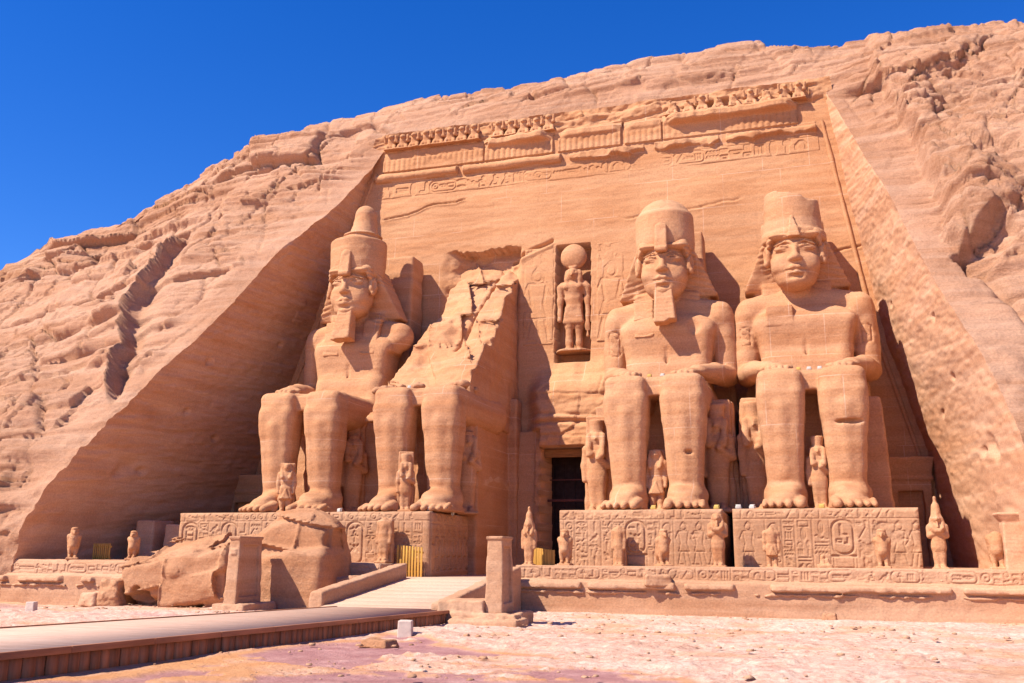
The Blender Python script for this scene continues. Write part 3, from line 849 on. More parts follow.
def relief_panel(name, cv, origin, ex, mat, parent, zfun=None, rag=0.12, ragn=0.5, back=0.35, seed=0, wearlo=.22, extra=None, top=True, rmax=1.0):
    """mesh of a carved face. origin = lower left corner, ex = unit vector along it, outward = ex x z"""
    x = np.arange(cv.nx) * cv.res; z = np.arange(cv.nz) * cv.res
    Xg, Zg = np.meshgrid(x, z)
    ex = np.array(ex, float); on = np.array((ex[1], -ex[0], 0.0))
    d = -cv.D
    d = d + 0.018 * fbm(Xg / .7, Zg / .35, 0 * Xg, 4, seed + 1)
    # worn places where the carving is lost
    wear = sstep(wearlo, wearlo + .2, fbm(Xg / 1.6, Zg / 1.1, 0 * Xg, 4, seed + 2))
    d = d * (1 - .8 * wear) - .05 * wear - .03 * wear * fbm(Xg / .3, Zg / .2, 0 * Xg, 3, seed + 3)
    e = np.minimum(np.minimum(Xg, cv.w - Xg), Zg * 2 + .5)
    if top: e = np.minimum(e, (cv.h - Zg))
    e = e + ragn * rag * (fbm(Xg / .9, Zg / .9, 0 * Xg, 4, seed + 5)) - rag * .1
    d = d - rmax * .9 * rag * (1 - sstep(-rag, rag, e)) ** 1.5
    if extra is not None: d = d + extra(Xg, Zg)
    bd = (Xg < cv.res * .5) | (Xg > cv.w - cv.res * .5) | (Zg < cv.res * .5) | (Zg > cv.h - cv.res * .5)
    d = np.where(bd, d - back, d)
    P = np.array(origin)[None, None, :] + Xg[..., None] * ex + d[..., None] * on
    P[..., 2] += Zg
    if zfun is not None: P[..., 1] += zfun(P[..., 2])
    me = mesh_np(name, P.reshape(-1, 3), grid_faces(cv.nz, cv.nx))
    return link(name, me, mat, parent)

# ------------------------------------------------------------------ facade
def build_facade():
    F = thing('temple_facade', 'tall carved sandstone facade wall of the rock temple with frieze, niche and dark doorway', 'temple facade', (-15, 0, 2))
    inv = Vector((15, 0, -2))
    def fin(o):
        if o.parent == F: o.location = inv
        return o
    nr, nc = 430, 520
    z = np.linspace(1.6, ZTOP + .1, nr); t = np.linspace(0, 1, nc)
    xl = seg_interp(CL, z)[:, None] - .7; xr = seg_interp(CR, z)[:, None] + .9
    X = xl + (xr - xl) * t[None, :]; Z = np.repeat(z[:, None], nc, 1)
    out_ = 0.07 * fbm(X / 5, Z / 2, 0 * X, 4, 300) + 0.03 * fbm(X / 1.2, Z / .3, 0 * X, 4, 301)
    # thin bedding lines and joints of the sawn blocks
    out_ -= 0.022 * sstep(.86, .97, np.abs(np.sin(1.9 * (Z + .04 * X + .25 * fbm(X / 6, Z / 3, 0 * X, 3, 305))))) * sstep(.0, .5, fbm(X / 5, Z / 4, 0 * X, 3, 306))
    for xj in (-31.2, -27.9, -23.6, -19.7, -15.2, -11.4, -6.6, -2.4, 1.2):
        out_ -= 0.014 * np.exp(-((X - xj - .02 * Z) / .08) ** 2) * (Z > 22) * sstep(-.5, .2, vnoise(0 * X, Z / 2.5, X * 0 + xj, 310))
    # long cracks
    def crack(x0, z0, x1, z1, wd, dp, amp=.35, sd=0):
        nonlocal out_
        tt = np.clip((X - x0) / (x1 - x0), 0, 1)
        zc = z0 + (z1 - z0) * tt + amp * fbm(X / 2.2, 0 * X, 0 * X, 4, 320 + sd)
        inn = sstep(-.02, .04, (X - x0) / (x1 - x0)) * sstep(1.02, .96, (X - x0) / (x1 - x0))
        out_ -= dp * inn * np.exp(-((Z - zc) / wd) ** 2)
        out_ += .35 * dp * inn * np.exp(-((Z - zc + 2.0 * wd) / (1.6 * wd)) ** 2)
    crack(-33, 31.6, -25.5, 32.8, .06, .22, sd=1)
    crack(-21.5, 26.6, -17.8, 28.2, .16, .4, .15, sd=2)
    crack(-12, 29.5, -3, 30.2, .07, .12, sd=3)
    
    crack(-1, 24.5, 6, 25.6, .08, .15, sd=5)
    # scar above the broken statue: the face is lost below a ragged overhanging line
    top = 27.9 + .25 * np.round(2 * vnoise(X / 1.4, 0 * X, 0 * X, 331)) / 2 + .12 * vnoise(X / .35, 0 * X, 0 * X, 332)
    sc = sstep(-27.4, -26.6, X + .3 * fbm(Z / 1.2, 0 * X, 0 * X, 3, 333)) * sstep(-20.4, -21.0, X) * (Z < top) * sstep(9, 12, Z)
    out_ -= sc * (.35 + .9 * sstep(24.5, 27.4, Z) * sstep(-26.6, -25.2, X) + .35 * fbm(X / 1.2, Z / .9, 0 * X, 4, 334)) * sstep(-28, -25.0, X + .25 * (28 - Z))
    # rough mass left standing under the niche and over the door
    lx = X + .5 * fbm(X * 0, Z / 2.2, 0 * X, 3, 341)
    ms = sstep(-19.6, -18.0, lx) * sstep(-12.2, -13.4, X)
    zt = 18.4 + .35 * (X + 16.2) * .55 + .4 * fbm(X / 1.5, 0 * X, 0 * X, 4, 343)
    bulge = sstep(0, 3.4, zt - Z)
    step_ = .22 * (blocks(X, Z + .05 * X, 1.6, 3.4, 345) - .4)
    out_ += ms * (Z < zt + .1) * (1.55 * bulge + (step_ + .16 * fbm(X / .9, Z / .5, 0 * X, 4, 346)) * bulge ** .5)
    out_ -= ms * .35 * np.exp(-((Z - 13.1 - .12 * fbm(X / .8, 0 * X, 0 * X, 3, 347)) / .16) ** 2)
    # smooth shaded pier left of the door
    pr = (X > -21.2) & (X < -18.2) & (Z < 12.6)
    out_ = np.where(pr, .55 + .02 * fbm(X, Z / .5, 0 * X, 3, 349), out_)
    # niche
    ni = (X > -17.55) & (X < -14.75) & (Z < 27.65) & (Z > 17.9)
    out_ = np.where(ni, np.minimum(out_, -1.35), out_)
    # doorway
    dr = (X > -18.15) & (X < -14.72) & (Z < 11.25)
    out_ = np.where(dr, -4.0, out_)
    jam = (X > -18.75) & (X < -14.1) & (Z < 11.9) & ~dr
    out_ = np.where(jam, np.maximum(out_, .75), out_)
    rk = sstep(37.3, 38.0, Z + .3 * fbm(X / 1.5, Z, 0 * X, 3, 360))
    out_ += rk * (.10 + .40 * fbm(X / 2.5, Z / .8, 0 * X, 4, 364) + .30 * (facets(X + .4 * Z, Z - .07 * X + .5 * fbm(X / 3, Z / 3, 0 * X, 3, 365), 1.0, 3.6, 361) - .5) + .12 * fbm(X / .5, Z / .3, 0 * X, 3, 366))
    # walls low down behind the statues
    low = (Z < 4) & ~dr
    Y = fac_y(Z) - out_
    me = mesh_np('wall', np.stack([X, Y, Z], -1).reshape(-1, 3), grid_faces(nr, nc))
    fin(link('wall', me, M_FACADE, F))

    rng = random.Random(5)
    # long inscription under the roll
    x0, x1 = -33.8, 3.0
    cv = Canvas(x1 - x0, 1.42, 0.05)
    xx = .1
    cv.line(0, .06, cv.w, .06, .08, .05); cv.line(0, 1.36, cv.w, 1.36, .08, .05)
    while xx < cv.w - 1.2:
        if rng.random() < .10:
            g = 2.4; cv.rrect(xx, xx + g, .2, 1.22, .42, .1, .10)
            for q in range(3): cv.glyph(rng.randrange(18), xx + .5 + .7 * q, .71, .75, .10, .09, rng)
            xx += g + .12
        elif rng.random() < .5:
            g = 1.05; cv.glyph(rng.randrange(18), xx + g / 2, .71, g, .19, .14, rng); xx += g * .98
        else:
            for zz in (.42, 1.0): cv.glyph(rng.choice([0, 1, 5, 6, 7, 11, 13, 8]), xx + .35, zz, .62, .17, .12, rng)
            xx += .74
    fin(relief_panel('inscription_band', cv, (x0, -.04, 33.45), (1, 0, 0), M_FACADE, F, zfun=fac_y, rag=.10, seed=400, back=.4, wearlo=.95))

    # roll moulding: two whole lengths, then broken stumps
    def strip(name, xa, xb, za, zb, res, fn, seed, mat=M_FACADE):
        nx, nz = int((xb - xa) / res) + 1, int((zb - za) / (res * .8)) + 1
        Xs, Zs = np.meshgrid(np.linspace(xa, xb, nx), np.linspace(za, zb, nz))
        o_ = fn(Xs, Zs)
        bd = np.zeros_like(o_, bool); bd[0] = bd[-1] = True; bd[:, 0] = bd[:, -1] = True
        o_ = np.where(bd, -.3, o_)
        me = mesh_np(name, np.stack([Xs, fac_y(Zs) - .05 - o_, Zs], -1).reshape(-1, 3), grid_faces(nz, nx))
        return fin(link(name, me, mat, F))
    def roll(sd, jag):
        def fn(Xs, Zs):
            c = 35.45 + .05 * fbm(Xs / 2, 0 * Xs, 0 * Xs, 3, sd)
            r = .40 + .05 * fbm(Xs / 1.1, 0 * Xs, 0 * Xs, 4, sd + 1) - jag * np.clip(fbm(Xs / 1.6, 0 * Xs, 0 * Xs, 4, sd + 2) + .15, 0, 1)
            return np.sqrt(np.maximum(r * r - (Zs - c) ** 2, 0)) * 1.15 + .03 * fbm(Xs / .4, Zs / .3, 0 * Xs, 3, sd + 3) - .02
        return fn
    for a, b, sd, jag in ((-34.0, -26.3, 410, .1), (-25.9, -17.2, 420, .1)):
        strip('roll_moulding', a, b, 34.95, 35.95, .08, roll(sd, jag), sd)
    def stump(sd):
        def fn(Xs, Zs):
            zt = 35.7 + .25 * fbm(Xs / 1.3, 0 * Xs, 0 * Xs, 4, sd); zb = 35.15 + .35 * fbm(Xs / .9, 0 * Xs, 0 * Xs, 4, sd + 1)
            on = sstep(-.05, .1, zt - Zs) * sstep(-.05, .08, Zs - zb)
            dep = .36 + .45 * fbm(Xs / 1.5, Zs / 2, 0 * Xs, 4, sd + 2)
            return on * np.maximum(dep, .05) - .02
        return fn
    for a, b, sd in ((-16.6, -10.3, 430), (-9.6, -4.4, 440), (-4.0, 2.9, 450)):
        strip('broken_roll_moulding', a, b, 34.7, 36.1, .09, stump(sd), sd)
    # fluted hollow cornice: mostly worn back at the left, overhanging in three stretches
    def corn(keep, sd):
        def fn(Xs, Zs):
            u = np.clip((Zs - 36.0) / 1.75, 0, 1)
            k = keep * np.clip(.85 + .5 * fbm(Xs / 1.6, 0 * Xs, 0 * Xs, 4, sd), 0.05, 1.3)
            k = k * (.12 + .88 * sstep(0, .9, np.minimum(Xs - Xs.min(), Xs.max() - Xs) + .5 * fbm(Xs / .8, Zs / .5, 0 * Xs, 3, sd + 9)))
            o_ = .05 + k * (.18 * u + 1.0 * sstep(.60, .80, u))
            fl = .10 * np.abs(np.sin(Xs * math.pi / .48)) ** .6 * sstep(.72, .58, u) * sstep(-.35, .05, fbm(Xs / 3, Zs / 2, 0 * Xs, 3, sd + 4) + .1)
            return o_ + fl + .05 * fbm(Xs / .7, Zs / .4, 0 * Xs, 4, sd + 5)
        return fn
    for a, b, kp, sd in ((-33.4, -24.0, .08, 460), (-24.0, -17.9, .60, 470), (-17.6, -12.2, .32, 480), (-12.0, -8.9, .16, 490), (-8.9, 1.6, .75, 500)):
        strip('fluted_cornice', a, b, 35.95, 37.85, .08, corn(kp, sd), sd)
        # its broken top, running back to the rock
        nx = int((b - a) / .12) + 1
        xs = np.linspace(a, b, nx); ys = np.linspace(0, 1, 14)
        fr = fac_y(37.82) - .05 - corn(kp, sd)(xs, 0 * xs + 37.80)
        Xs = np.repeat(xs[None, :], 14, 0); Ys = fr[None, :] + (3.4 - fr[None, :]) * ys[:, None]
        Zs = 37.80 + .28 * sstep(0, .25, ys)[:, None] + .10 * fbm(Xs / .8, Ys / .8, 0 * Xs, 4, sd + 7)
        Zs[0] = 37.6
        me = mesh_np('cornice_top', np.stack([Xs, Ys, Zs], -1).reshape(-1, 3), grid_faces(14, nx))
        fin(link('cornice_top', me, M_FACADE, F))
    # corner rolls down both sides of the facade
    for nm, tab, sg in (('corner_roll', CL, 1), ('corner_roll', CR, -1)):
        n = 260; zz = np.linspace(3, 36, n); a = np.linspace(0, 2 * math.pi, 13)[:-1]
        xc = seg_interp(tab, zz) + sg * .35
        r = .17 + .05 * fbm(zz / 2.2, 0 * zz, 0 * zz, 4, 520 + int(sg)) - .12 * np.clip(fbm(zz / 3.5, 0 * zz, 0 * zz, 2, 525), 0, 1)
        P = np.stack([xc[:, None] + r[:, None] * np.cos(a), fac_y(zz)[:, None] - .02 + r[:, None] * np.sin(a), np.repeat(zz[:, None], 12, 1)], -1)
        Q = []
        i = np.arange(n - 1)[:, None] * 12; k = np.arange(12)[None, :]
        Q = np.stack([i + k, i + (k + 1) % 12, i + 12 + (k + 1) % 12, i + 12 + k], -1).reshape(-1, 4)
        fin(link(nm, mesh_np(nm, P.reshape(-1, 3), Q), M_FACADE, F))
    # kings carved in low relief on either side of the niche
    for xo, fl, sd in ((-20.2, 1, 540), (-14.3, -1, 550)):
        cv = Canvas(2.5 if fl > 0 else 2.2, 8.2, .06)
        cv.figure(cv.w / 2 - .1 * fl, .3, 6.2, .10, .13, fl)
        r2 = random.Random(sd); cv.column(.15, .8, 6.4, 8.1, .08, .1, r2, False); cv.column(1.2, 1.9, 6.9, 8.1, .08, .1, r2, False)
        fin(relief_panel('relief_king', cv, (xo, -.03, 19.4), (1, 0, 0), M_FACADE, F, zfun=fac_y, rag=.15, seed=sd, back=.25))
    # wooden portal in the doorway
    yd = fac_y(7) - .1
    mb = MB(); mb.box(-18.13, -14.74, yd + .15, yd + .40, 10.55, 11.15)
    fin(mb.build('wooden_lintel', M_DOORWOOD, F, .02))
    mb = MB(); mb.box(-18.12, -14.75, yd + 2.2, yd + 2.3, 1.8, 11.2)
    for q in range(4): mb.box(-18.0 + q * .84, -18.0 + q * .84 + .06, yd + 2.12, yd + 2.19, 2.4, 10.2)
    fin(mb.build('shade_black_door', M_DARK, F))  # door panel coloured near-black to stand in for the unlit passage
    mb = MB(); mb.box(-18.12, -14.75, yd + .9, yd + 1.02, 7.32, 7.50); mb.box(-18.12, -14.75, yd + 1.6, yd + 1.7, 8.95, 9.03)
    fin(mb.build('crossbar', M_BAR, F))
    # small walled-up chapel doors in both back corners
    def chapel(xa, xb, yb, zt):
        s = SDF((xa - .8, yb - 1.2, 2.0), (xb + .8, yb + 1.2, zt + .6), .09)
        cx = (xa + xb) / 2; hw = (xb - xa) / 2
        s.tbox(2.2, zt - 1.5, (hw, .6), (hw, .6), (cx, yb), rnd=.05)
        s.tbox(zt - 1.55, zt - 1.2, (hw + .15, .72), (hw + .15, .72), (cx, yb), rnd=.16)
        s.tbox(zt - 1.25, zt, (hw, .62), (hw + .3, .95), (cx, yb), rnd=.06)
        s.tbox(1.5, zt - 2.2, (hw * .62, .5), (hw * .58, .5), (cx, yb - .55), rnd=.02, mode='-')
        s.rough(.05, .8, 600 + int(zt)); s.strata(.03, .5, 601)
        return fin(link('chapel_front', s.mesh('chapel_front'), M_FACADE, F))
    chapel(5.7, 8.3, .2, 9.9)
    chapel(-44.2, -41.0, -.6, 9.6)
    return F
FACADE = build_facade()
# ------------------------------------------------------------------ colossi
PT = 5.98       # top of the pedestals

def col_legs(s, seed, lap=True):
    rng = random.Random(seed)
    for sx in (-1, 1):
        x = 1.72 * sx
        # thigh
        s.cap((x * 1.0, -11.2, 6.95), (x * 1.06, -3.0, 7.2), 1.22, 1.5, .3)
        s.tbox(6.0, 8.12, (1.34, 4.2), (1.25, 4.1), (x, -7.1), rnd=.5, k=.35)
        # knee and shin
        s.tbox(.7, 7.2, (.95, .76), (1.36, 1.05), (x * .98, -11.0), (x, -11.45), rnd=.6, k=.12)
        s.tbox(5.0, 8.14, (1.22, .85), (1.29, .98), (x, -11.35), (x, -11.28), rnd=.5, k=.3)
        s.ell((x, -10.85, 5.1), (1.18, .85, 1.8), .4)
        s.cap((x, -12.15, 5.8), (x, -11.72, 2.0), .30, .2, .5)                         # shin edge
        # foot
        s.cap((x, -10.95, .8), (x * 1.03, -13.1, .42), .98, .58, .3, sc=(1.25, 1, 1))
        s.tbox(-.02, .50, (1.28, 1.7), (1.08, 1.6), (x * 1.02, -11.9), rnd=.22, k=.25)
        s.ell((x - .40 * sx, -12.0, .95), (.5, 1.2, .42), .4)
        for i, (ox, r, ln) in enumerate([(-.84, .36, 1.25), (-.22, .26, 1.15), (.26, .24, 1.0), (.68, .22, .8), (1.05, .20, .55)]):
            xx = x * 1.02 + ox * sx
            s.cap((xx, -12.9, .46), (xx + .03 * sx, -13.35 - ln * .62, .20), r * .92, r * .72, .05)
        s.ell((x + .98 * sx, -10.9, 1.0), (.22, .3, .34), .15)
    if lap:
        s.tbox(7.0, 8.22, (2.75, 4.0), (2.55, 3.7), (0, -7.2), rnd=.3, k=.2)
        s.tbox(6.9, 7.95, (.75, 1.1), (.75, 1.0), (0, -10.5), rnd=.12, k=.1)

def col_torso(s, hx=0.0, arms=(1, 1)):
    s.tbox(7.4, 10.8, (2.95, 2.2), (2.75, 1.45), (0, -3.6), (0, -3.7), rnd=.9, k=.4)
    s.tbox(9.2, 13.2, (2.70, 1.35), (3.35, 1.55), (0, -3.6), (0, -3.55), rnd=.8, k=.4)
    s.ell((0, -3.4, 12.7), (3.5, 1.5, 1.9), .5)
    for sx in (-1, 1):
        s.ell((1.5 * sx, -4.45, 12.6), (1.6, .55, 1.0), .3)
        s.cap((hx, -3.2, 14.6), (3.5 * sx, -3.35, 13.9), .95, .8, .5)
        s.ell((3.48 * sx, -3.4, 13.5), (.98, 1.0, 1.0), .3)
        s.ell((1.3 * sx, -4.98, 12.25), (.16, .12, .16), .1)
    s.cap((0, -5.05, 11.2), (0, -5.0, 9.6), .08, .08, .2, mode='-')
    s.ell((0, -5.1, 9.35), (.2, .2, .14), .1, mode='-')
    for sx, ok in zip((-1, 1), arms):
        if not ok: continue
        s.cap((3.7 * sx, -3.4, 13.3), (3.78 * sx, -3.2, 11.4), .86, .82, .12)
        s.cap((3.78 * sx, -3.2, 11.4), (3.85 * sx, -3.3, 9.5), .90, .78, .15)
        s.cap((3.88 * sx, -3.4, 9.35), (3.25 * sx, -6.6, 9.05), .76, .70, .12)
        s.cap((3.3 * sx, -6.6, 9.05), (2.35 * sx, -9.0, 8.75), .70, .48, .12, sc=(1, 1, .9))
        s.cap((2.25 * sx, -9.1, 8.65), (1.9 * sx, -10.3, 8.5), .56, .5, .25, sc=(1.25, 1, .55))
        for i, ox in enumerate((-.55, -.2, .15, .48)):
            xx = 1.85 * sx + ox * sx
            s.cap((xx, -10.0, 8.5), (xx - .06 * sx, -11.25 + .10 * abs(i - 1.3), 8.32), .21, .17, .06)
        s.cap((1.5 * sx, -9.4, 8.6), (1.05 * sx, -10.4, 8.45), .22, .18, .08)

def col_belt(s):
    s.tbox(8.55, 9.05, (2.92, 1.75), (2.86, 1.7), (0, -3.68), rnd=.5, k=.03)

HY = -0.75      # the head is carried forward of the chest

def col_head(hx, seed, dz=0.0):
    """face at fine resolution; returns vertices and faces"""
    h = SDF((hx - 2.3, -7.2, 13.6 + dz), (hx + 2.3, -2.6, 19.0 + dz), .055)
    def P(x, y, z): return (hx + x, y + HY, z + dz)
    h.ell(P(0, -3.8, 17.0), (1.60, 1.55, 2.1), 0)
    h.ell(P(0, -4.1, 16.1), (1.50, 1.28, 1.45), .35)
    h.ell(P(0, -4.45, 15.4), (1.15, .90, .75), .35)
    h.ell(P(0, -4.9, 15.08), (.56, .44, .36), .3)
    h.cap(P(0, -3.1, 15.6), P(0, -2.3, 13.8), .98, 1.1, .15)
    for sx in (-1, 1):
        h.ell(P(.85 * sx, -4.72, 16.3), (.62, .5, .6), .4)                      # cheek
        h.ell(P(.70 * sx, -5.62, 17.30), (.54, .31, .22), .15, mode='-')        # socket
        h.ell(P(.70 * sx, -4.98, 17.28), (.52, .33, .19), .03)                  # eye
        for a, b in (((.22, -5.26, 17.28), (.47, -5.32, 17.44)), ((.47, -5.32, 17.44), (.87, -5.28, 17.46)), ((.87, -5.28, 17.46), (1.30, -4.94, 17.30))):
            h.cap(P(a[0] * sx, a[1], a[2]), P(b[0] * sx, b[1], b[2]), .05, .05, .05)
        for a, b in (((.24, -5.24, 17.22), (.67, -5.25, 17.11)), ((.67, -5.25, 17.11), (1.15, -5.0, 17.19))):
            h.cap(P(a[0] * sx, a[1], a[2]), P(b[0] * sx, b[1], b[2]), .04, .04, .06)
        for a, b in (((.20, -5.32, 17.64), (.6, -5.28, 17.76)), ((.6, -5.28, 17.76), (1.30, -4.86, 17.60))):
            h.cap(P(a[0] * sx, a[1], a[2]), P(b[0] * sx, b[1], b[2]), .055, .045, .12)
        h.ell(P(.24 * sx, -5.42, 16.50), (.19, .24, .16), .12)                  # nostril wing
        h.ell(P(.15 * sx, -5.64, 16.36), (.08, .12, .06), .04, mode='-')
        h.cap(P(.64 * sx, -5.06, 15.88), P(.72 * sx, -5.02, 15.72), .08, .06, .1, mode='-')
        # ear
        h.ell(P(1.74 * sx, -4.15, 17.1), (.30, .46, .76), .05)
        h.ell(P(2.0 * sx, -4.45, 17.2), (.16, .24, .44), .05, mode='-')
        h.ell(P(1.84 * sx, -4.35, 16.55), (.17, .22, .22), .05)
    h.cap(P(0, -5.20, 17.55), P(0, -5.62, 16.62), .16, .22, .2)
    h.ell(P(0, -5.58, 16.52), (.23, .26, .19), .12)
    # lips
    for a, b, r in (((-.62, -5.14, 15.80), (-.20, -5.42, 15.93), .12), ((-.20, -5.42, 15.93), (.20, -5.42, 15.93), .14), ((.20, -5.42, 15.93), (.62, -5.14, 15.80), .12)):
        h.cap(P(*a), P(*b), r, r, .12)
    for a, b in (((-.5, -5.16, 15.66), (0, -5.40, 15.60)), ((0, -5.40, 15.60), (.5, -5.16, 15.66))):
        h.cap(P(*a), P(*b), .14, .16, .12)
    for a, b in (((-.62, -5.30, 15.77), (0, -5.62, 15.77)), ((0, -5.62, 15.77), (.62, -5.30, 15.77))):
        h.cap(P(*a), P(*b), .055, .055, .04, mode='-')
    h.cap(P(-.35, -5.35, 15.33), P(.35, -5.35, 15.33), .12, .12, .15, mode='-')
    # brow band
    h.tbox(17.98 + dz, 18.5 + dz, (1.66, 1.62), (1.72, 1.66), (hx, -3.75 + HY), rnd=.5, k=.06)
    h.rough(.025, .5, seed + 70); h.strata(.025, .35, seed + 71)
    return h.nets()

def colossus(name, X, label, opts):
    seed = opts['seed']; hx = opts.get('hx', 0.0); dz = opts.get('dz', 0.0)
    root = thing(name, label, 'colossus', (X, -13.9, PT), 0, 'seated colossi of the king along the facade')
    loc = (0, 13.9, 0)
    def part(nm, s, dy=0.0): return link(nm, s.mesh(nm), M_STATUE, root, (loc[0], loc[1] + dy, loc[2]))
    # body
    s = SDF((-5.3, -14.7, -.05), (5.3, -1.6, 15.8), .088)
    col_legs(s, seed)
    col_torso(s, hx, opts.get('arms', (1, 1)))
    for f in opts.get('cuts', ()): f(s)
    s.rough(.05, .8, seed + 1, 5); s.strata(.016, .40, seed + 2)
    for (a, b, c, r) in opts.get('chips', ()):
        s.ell((a, b, c), r, .08, mode='-')
    for (rx, ry, rz_, rw, rh) in opts.get('rings', ()):      # sunk oval name rings
        def ring(x, y, z):
            qx, qz = np.abs(x - rx) - rw + .2, np.abs(z - rz_) - rh + .2
            d = np.sqrt(np.maximum(qx, 0) ** 2 + np.maximum(qz, 0) ** 2) + np.minimum(np.maximum(qx, qz), 0) - .2
            g = np.minimum(np.abs(d) - .05, np.maximum(np.abs(np.sin((z - rz_) * 5.2 + np.sin((x - rx) * 7))) * .25 - .08, d + .12))
            return np.maximum(g, np.abs(y - ry) - 1.2) + 0 * y
        m0 = s.D.copy()
        s.op(ring, (rx - rw, ry - 1.2, rz_ - rh), (rx + rw, ry + 1.2, rz_ + rh), .03, '-')
        s.D = np.where(m0 < -.09, m0, s.D)      # only as deep as a carving
    V, Q = s.nets()
    hv = col_head(hx, seed, dz)
    V, Q = merge_np([(V, Q), hv])
    link('body', mesh_np('body', V, Q), M_STATUE, root, loc)
    # head cloth
    s = SDF((-4.6, -7.0, 11.3), (4.6, -1.0, 19.6 + dz), .08)
    s.tbox(15.1, 18.8 + dz, (3.5, .8), (1.78, 1.45), (hx, -2.7), (hx, -3.5), rnd=.15)
    s.tbox(14.0, 15.6, (2.7, .7), (2.9, .75), (hx, -2.6), rnd=.35, k=.2)
    s.tbox(17.3 + dz, 18.8 + dz, (1.78, 1.6), (1.80, 1.7), (hx, -4.1), rnd=.5, k=.15)
    s.ell((hx, -6.3, 16.5 + dz), (2.15, 2.1, 2.2), .06, mode='-')
    s.tbox(13.2, 15.6, (2.2, .5), (2.3, .5), (hx, -3.75), (hx, -3.3), rnd=.25, k=.2)
    for sx in (-1, 1):
        if opts.get('lap', (1, 1))[(sx + 1) // 2]:
            s.tbox(12.05, 14.9, (.66, .20), (.72, .22), (hx * .6 + 1.5 * sx, -4.98), (hx + 1.6 * sx, -4.25), rnd=.06, k=.05)
    # pleats
    m = np.abs(s.D) < .3
    i, j, k = np.nonzero(m)
    xx, zz = s.ax[0][i], s.ax[2][k]
    s.D[m] += (.040 * np.sin((zz + .25 * np.abs(xx - hx)) * 17) * sstep(.3, -.3, vnoise(xx, zz, 0 * xx, seed))).astype(np.float32)
    s.rough(.06, .8, seed + 11, 4); s.strata(.02, .4, seed + 12)
    for f in opts.get('cloth_cuts', ()): f(s)
    part('head_cloth', s)
    # crown
    s = SDF((hx - 2.9, -6.6, 17.6 + dz), (hx + 2.9, -.6, 25.0 + dz), .085)
    opts['crown'](s, hx, dz)
    s.rough(.06, .8, seed + 21, 4); s.strata(.02, .45, seed + 22)
    part('crown', s, HY)
    # cobra on the brow
    s = SDF((hx - 1.0, -6.9, 17.0 + dz), (hx + 1.0, -4.0, 20.6 + dz), .06)
    opts['cobra'](s, hx, dz)
    s.rough(.04, .35, seed + 31, 3)
    part('cobra', s, HY)
    if opts.get('beard'):
        s = SDF((hx - 1.2, -6.4, 11.9 + dz), (hx + 1.2, -3.6, 15.6 + dz), .06)
        b = opts['beard']
        s.tbox(b[0] + dz, 15.15 + dz, (.76, .60), (.60, .42), (hx + b[1], -5.10), (hx, -4.85), rnd=.1)
        s.half((hx, -5, b[0] + dz + .05), (.15, 0, -1), warp=lambda x, y, z: .16 * fbm(x / .5, y / .5, 0 * x, 3, seed))
        m = np.abs(s.D) < .2
        i, j, k = np.nonzero(m)
        s.D[m] += (.006 * np.sin(s.ax[2][k] * 22)).astype(np.float32)
        s.rough(.03, .4, seed + 41, 3)
        part('false_beard', s, HY)
    # throne and pillar behind
    s = SDF((-5.6, -9.2, -.05), (5.6, 1.4, 22), .14)
    tw = opts.get('throne', (-4.3, 4.3))
    cx, hw = (tw[0] + tw[1]) / 2, (tw[1] - tw[0]) / 2
    s.tbox(-.3, 7.0, (hw + .15, 4.0), (hw - .1, 3.9), (cx, -3.8), rnd=.12)
    s.tbox(6.5, 9.2, (hw - .1, 1.0), (hw - .3, .9), (cx, -.6), rnd=.2)
    s.tbox(-.3, 7.4, (1.3, .8), (1.2, .8), (0, -8.0), rnd=.1)
    bp = opts.get('pillar', 2.4)
    s.tbox(8, 21.0, (bp + .15, 1.3), (bp, 1.2), (hx, -.2), (hx, .5), rnd=.15)
    s.rough(.08, 1.2, seed + 51, 4); s.strata(.05, .5, seed + 52)
    part('throne', s)
    return root

def crown_flat(s, hx, dz):       # c4 : tapering, broken at one side of the top
    s.cyl(18.1 + dz, 21.7 + dz, 2.05, 1.72, (hx - .05, -3.35), .92, .2)
    s.cyl(18.0 + dz, 18.75 + dz, 2.15, 2.1, (hx, -3.4), .92, .2, k=.15)
    s.half((hx + .9, -3.4, 21.2 + dz), (.45, -.1, 1), warp=lambda x, y, z: .5 * fbm(x / .9, y / .9, z / .9, 3, 900))
    s.half((hx, -3.4, 21.75 + dz), (0, 0, 1), warp=lambda x, y, z: .22 * fbm(x / .7, y / .7, 0 * x, 3, 901))
def crown_dome(s, hx, dz):       # c3
    s.cyl(18.1 + dz, 21.0 + dz, 2.06, 2.02, (hx, -3.35), .92, .25)
    s.ell((hx, -3.2, 20.7 + dz), (1.9, 1.75, 1.5), .35)
    s.half((hx + .7, -4.6, 21.6 + dz), (.5, -.6, 1), warp=lambda x, y, z: .35 * fbm(x / .8, y / .8, z / .8, 3, 910))
def crown_double(s, hx, dz):     # c1
    s.cyl(18.0 + dz, 21.0 + dz, 2.12, 2.22, (hx, -3.3), .95, .2)
    s.cyl(20.5 + dz, 21.5 + dz, 1.9, 1.2, (hx + .1, -3.2), 1.0, .3, k=.3)
    s.cap((hx + .2, -3.1, 21.0 + dz), (hx + .3, -3.0, 22.5 + dz), 1.35, .92, .3)
    s.cap((hx + .3, -3.0, 22.4 + dz), (hx + .32, -3.0, 23.3 + dz), .93, .86, .1)
    s.cyl(21.5 + dz, 21.62 + dz, 1.55, 1.5, (hx + .2, -3.1), 1, .05, k=.2)
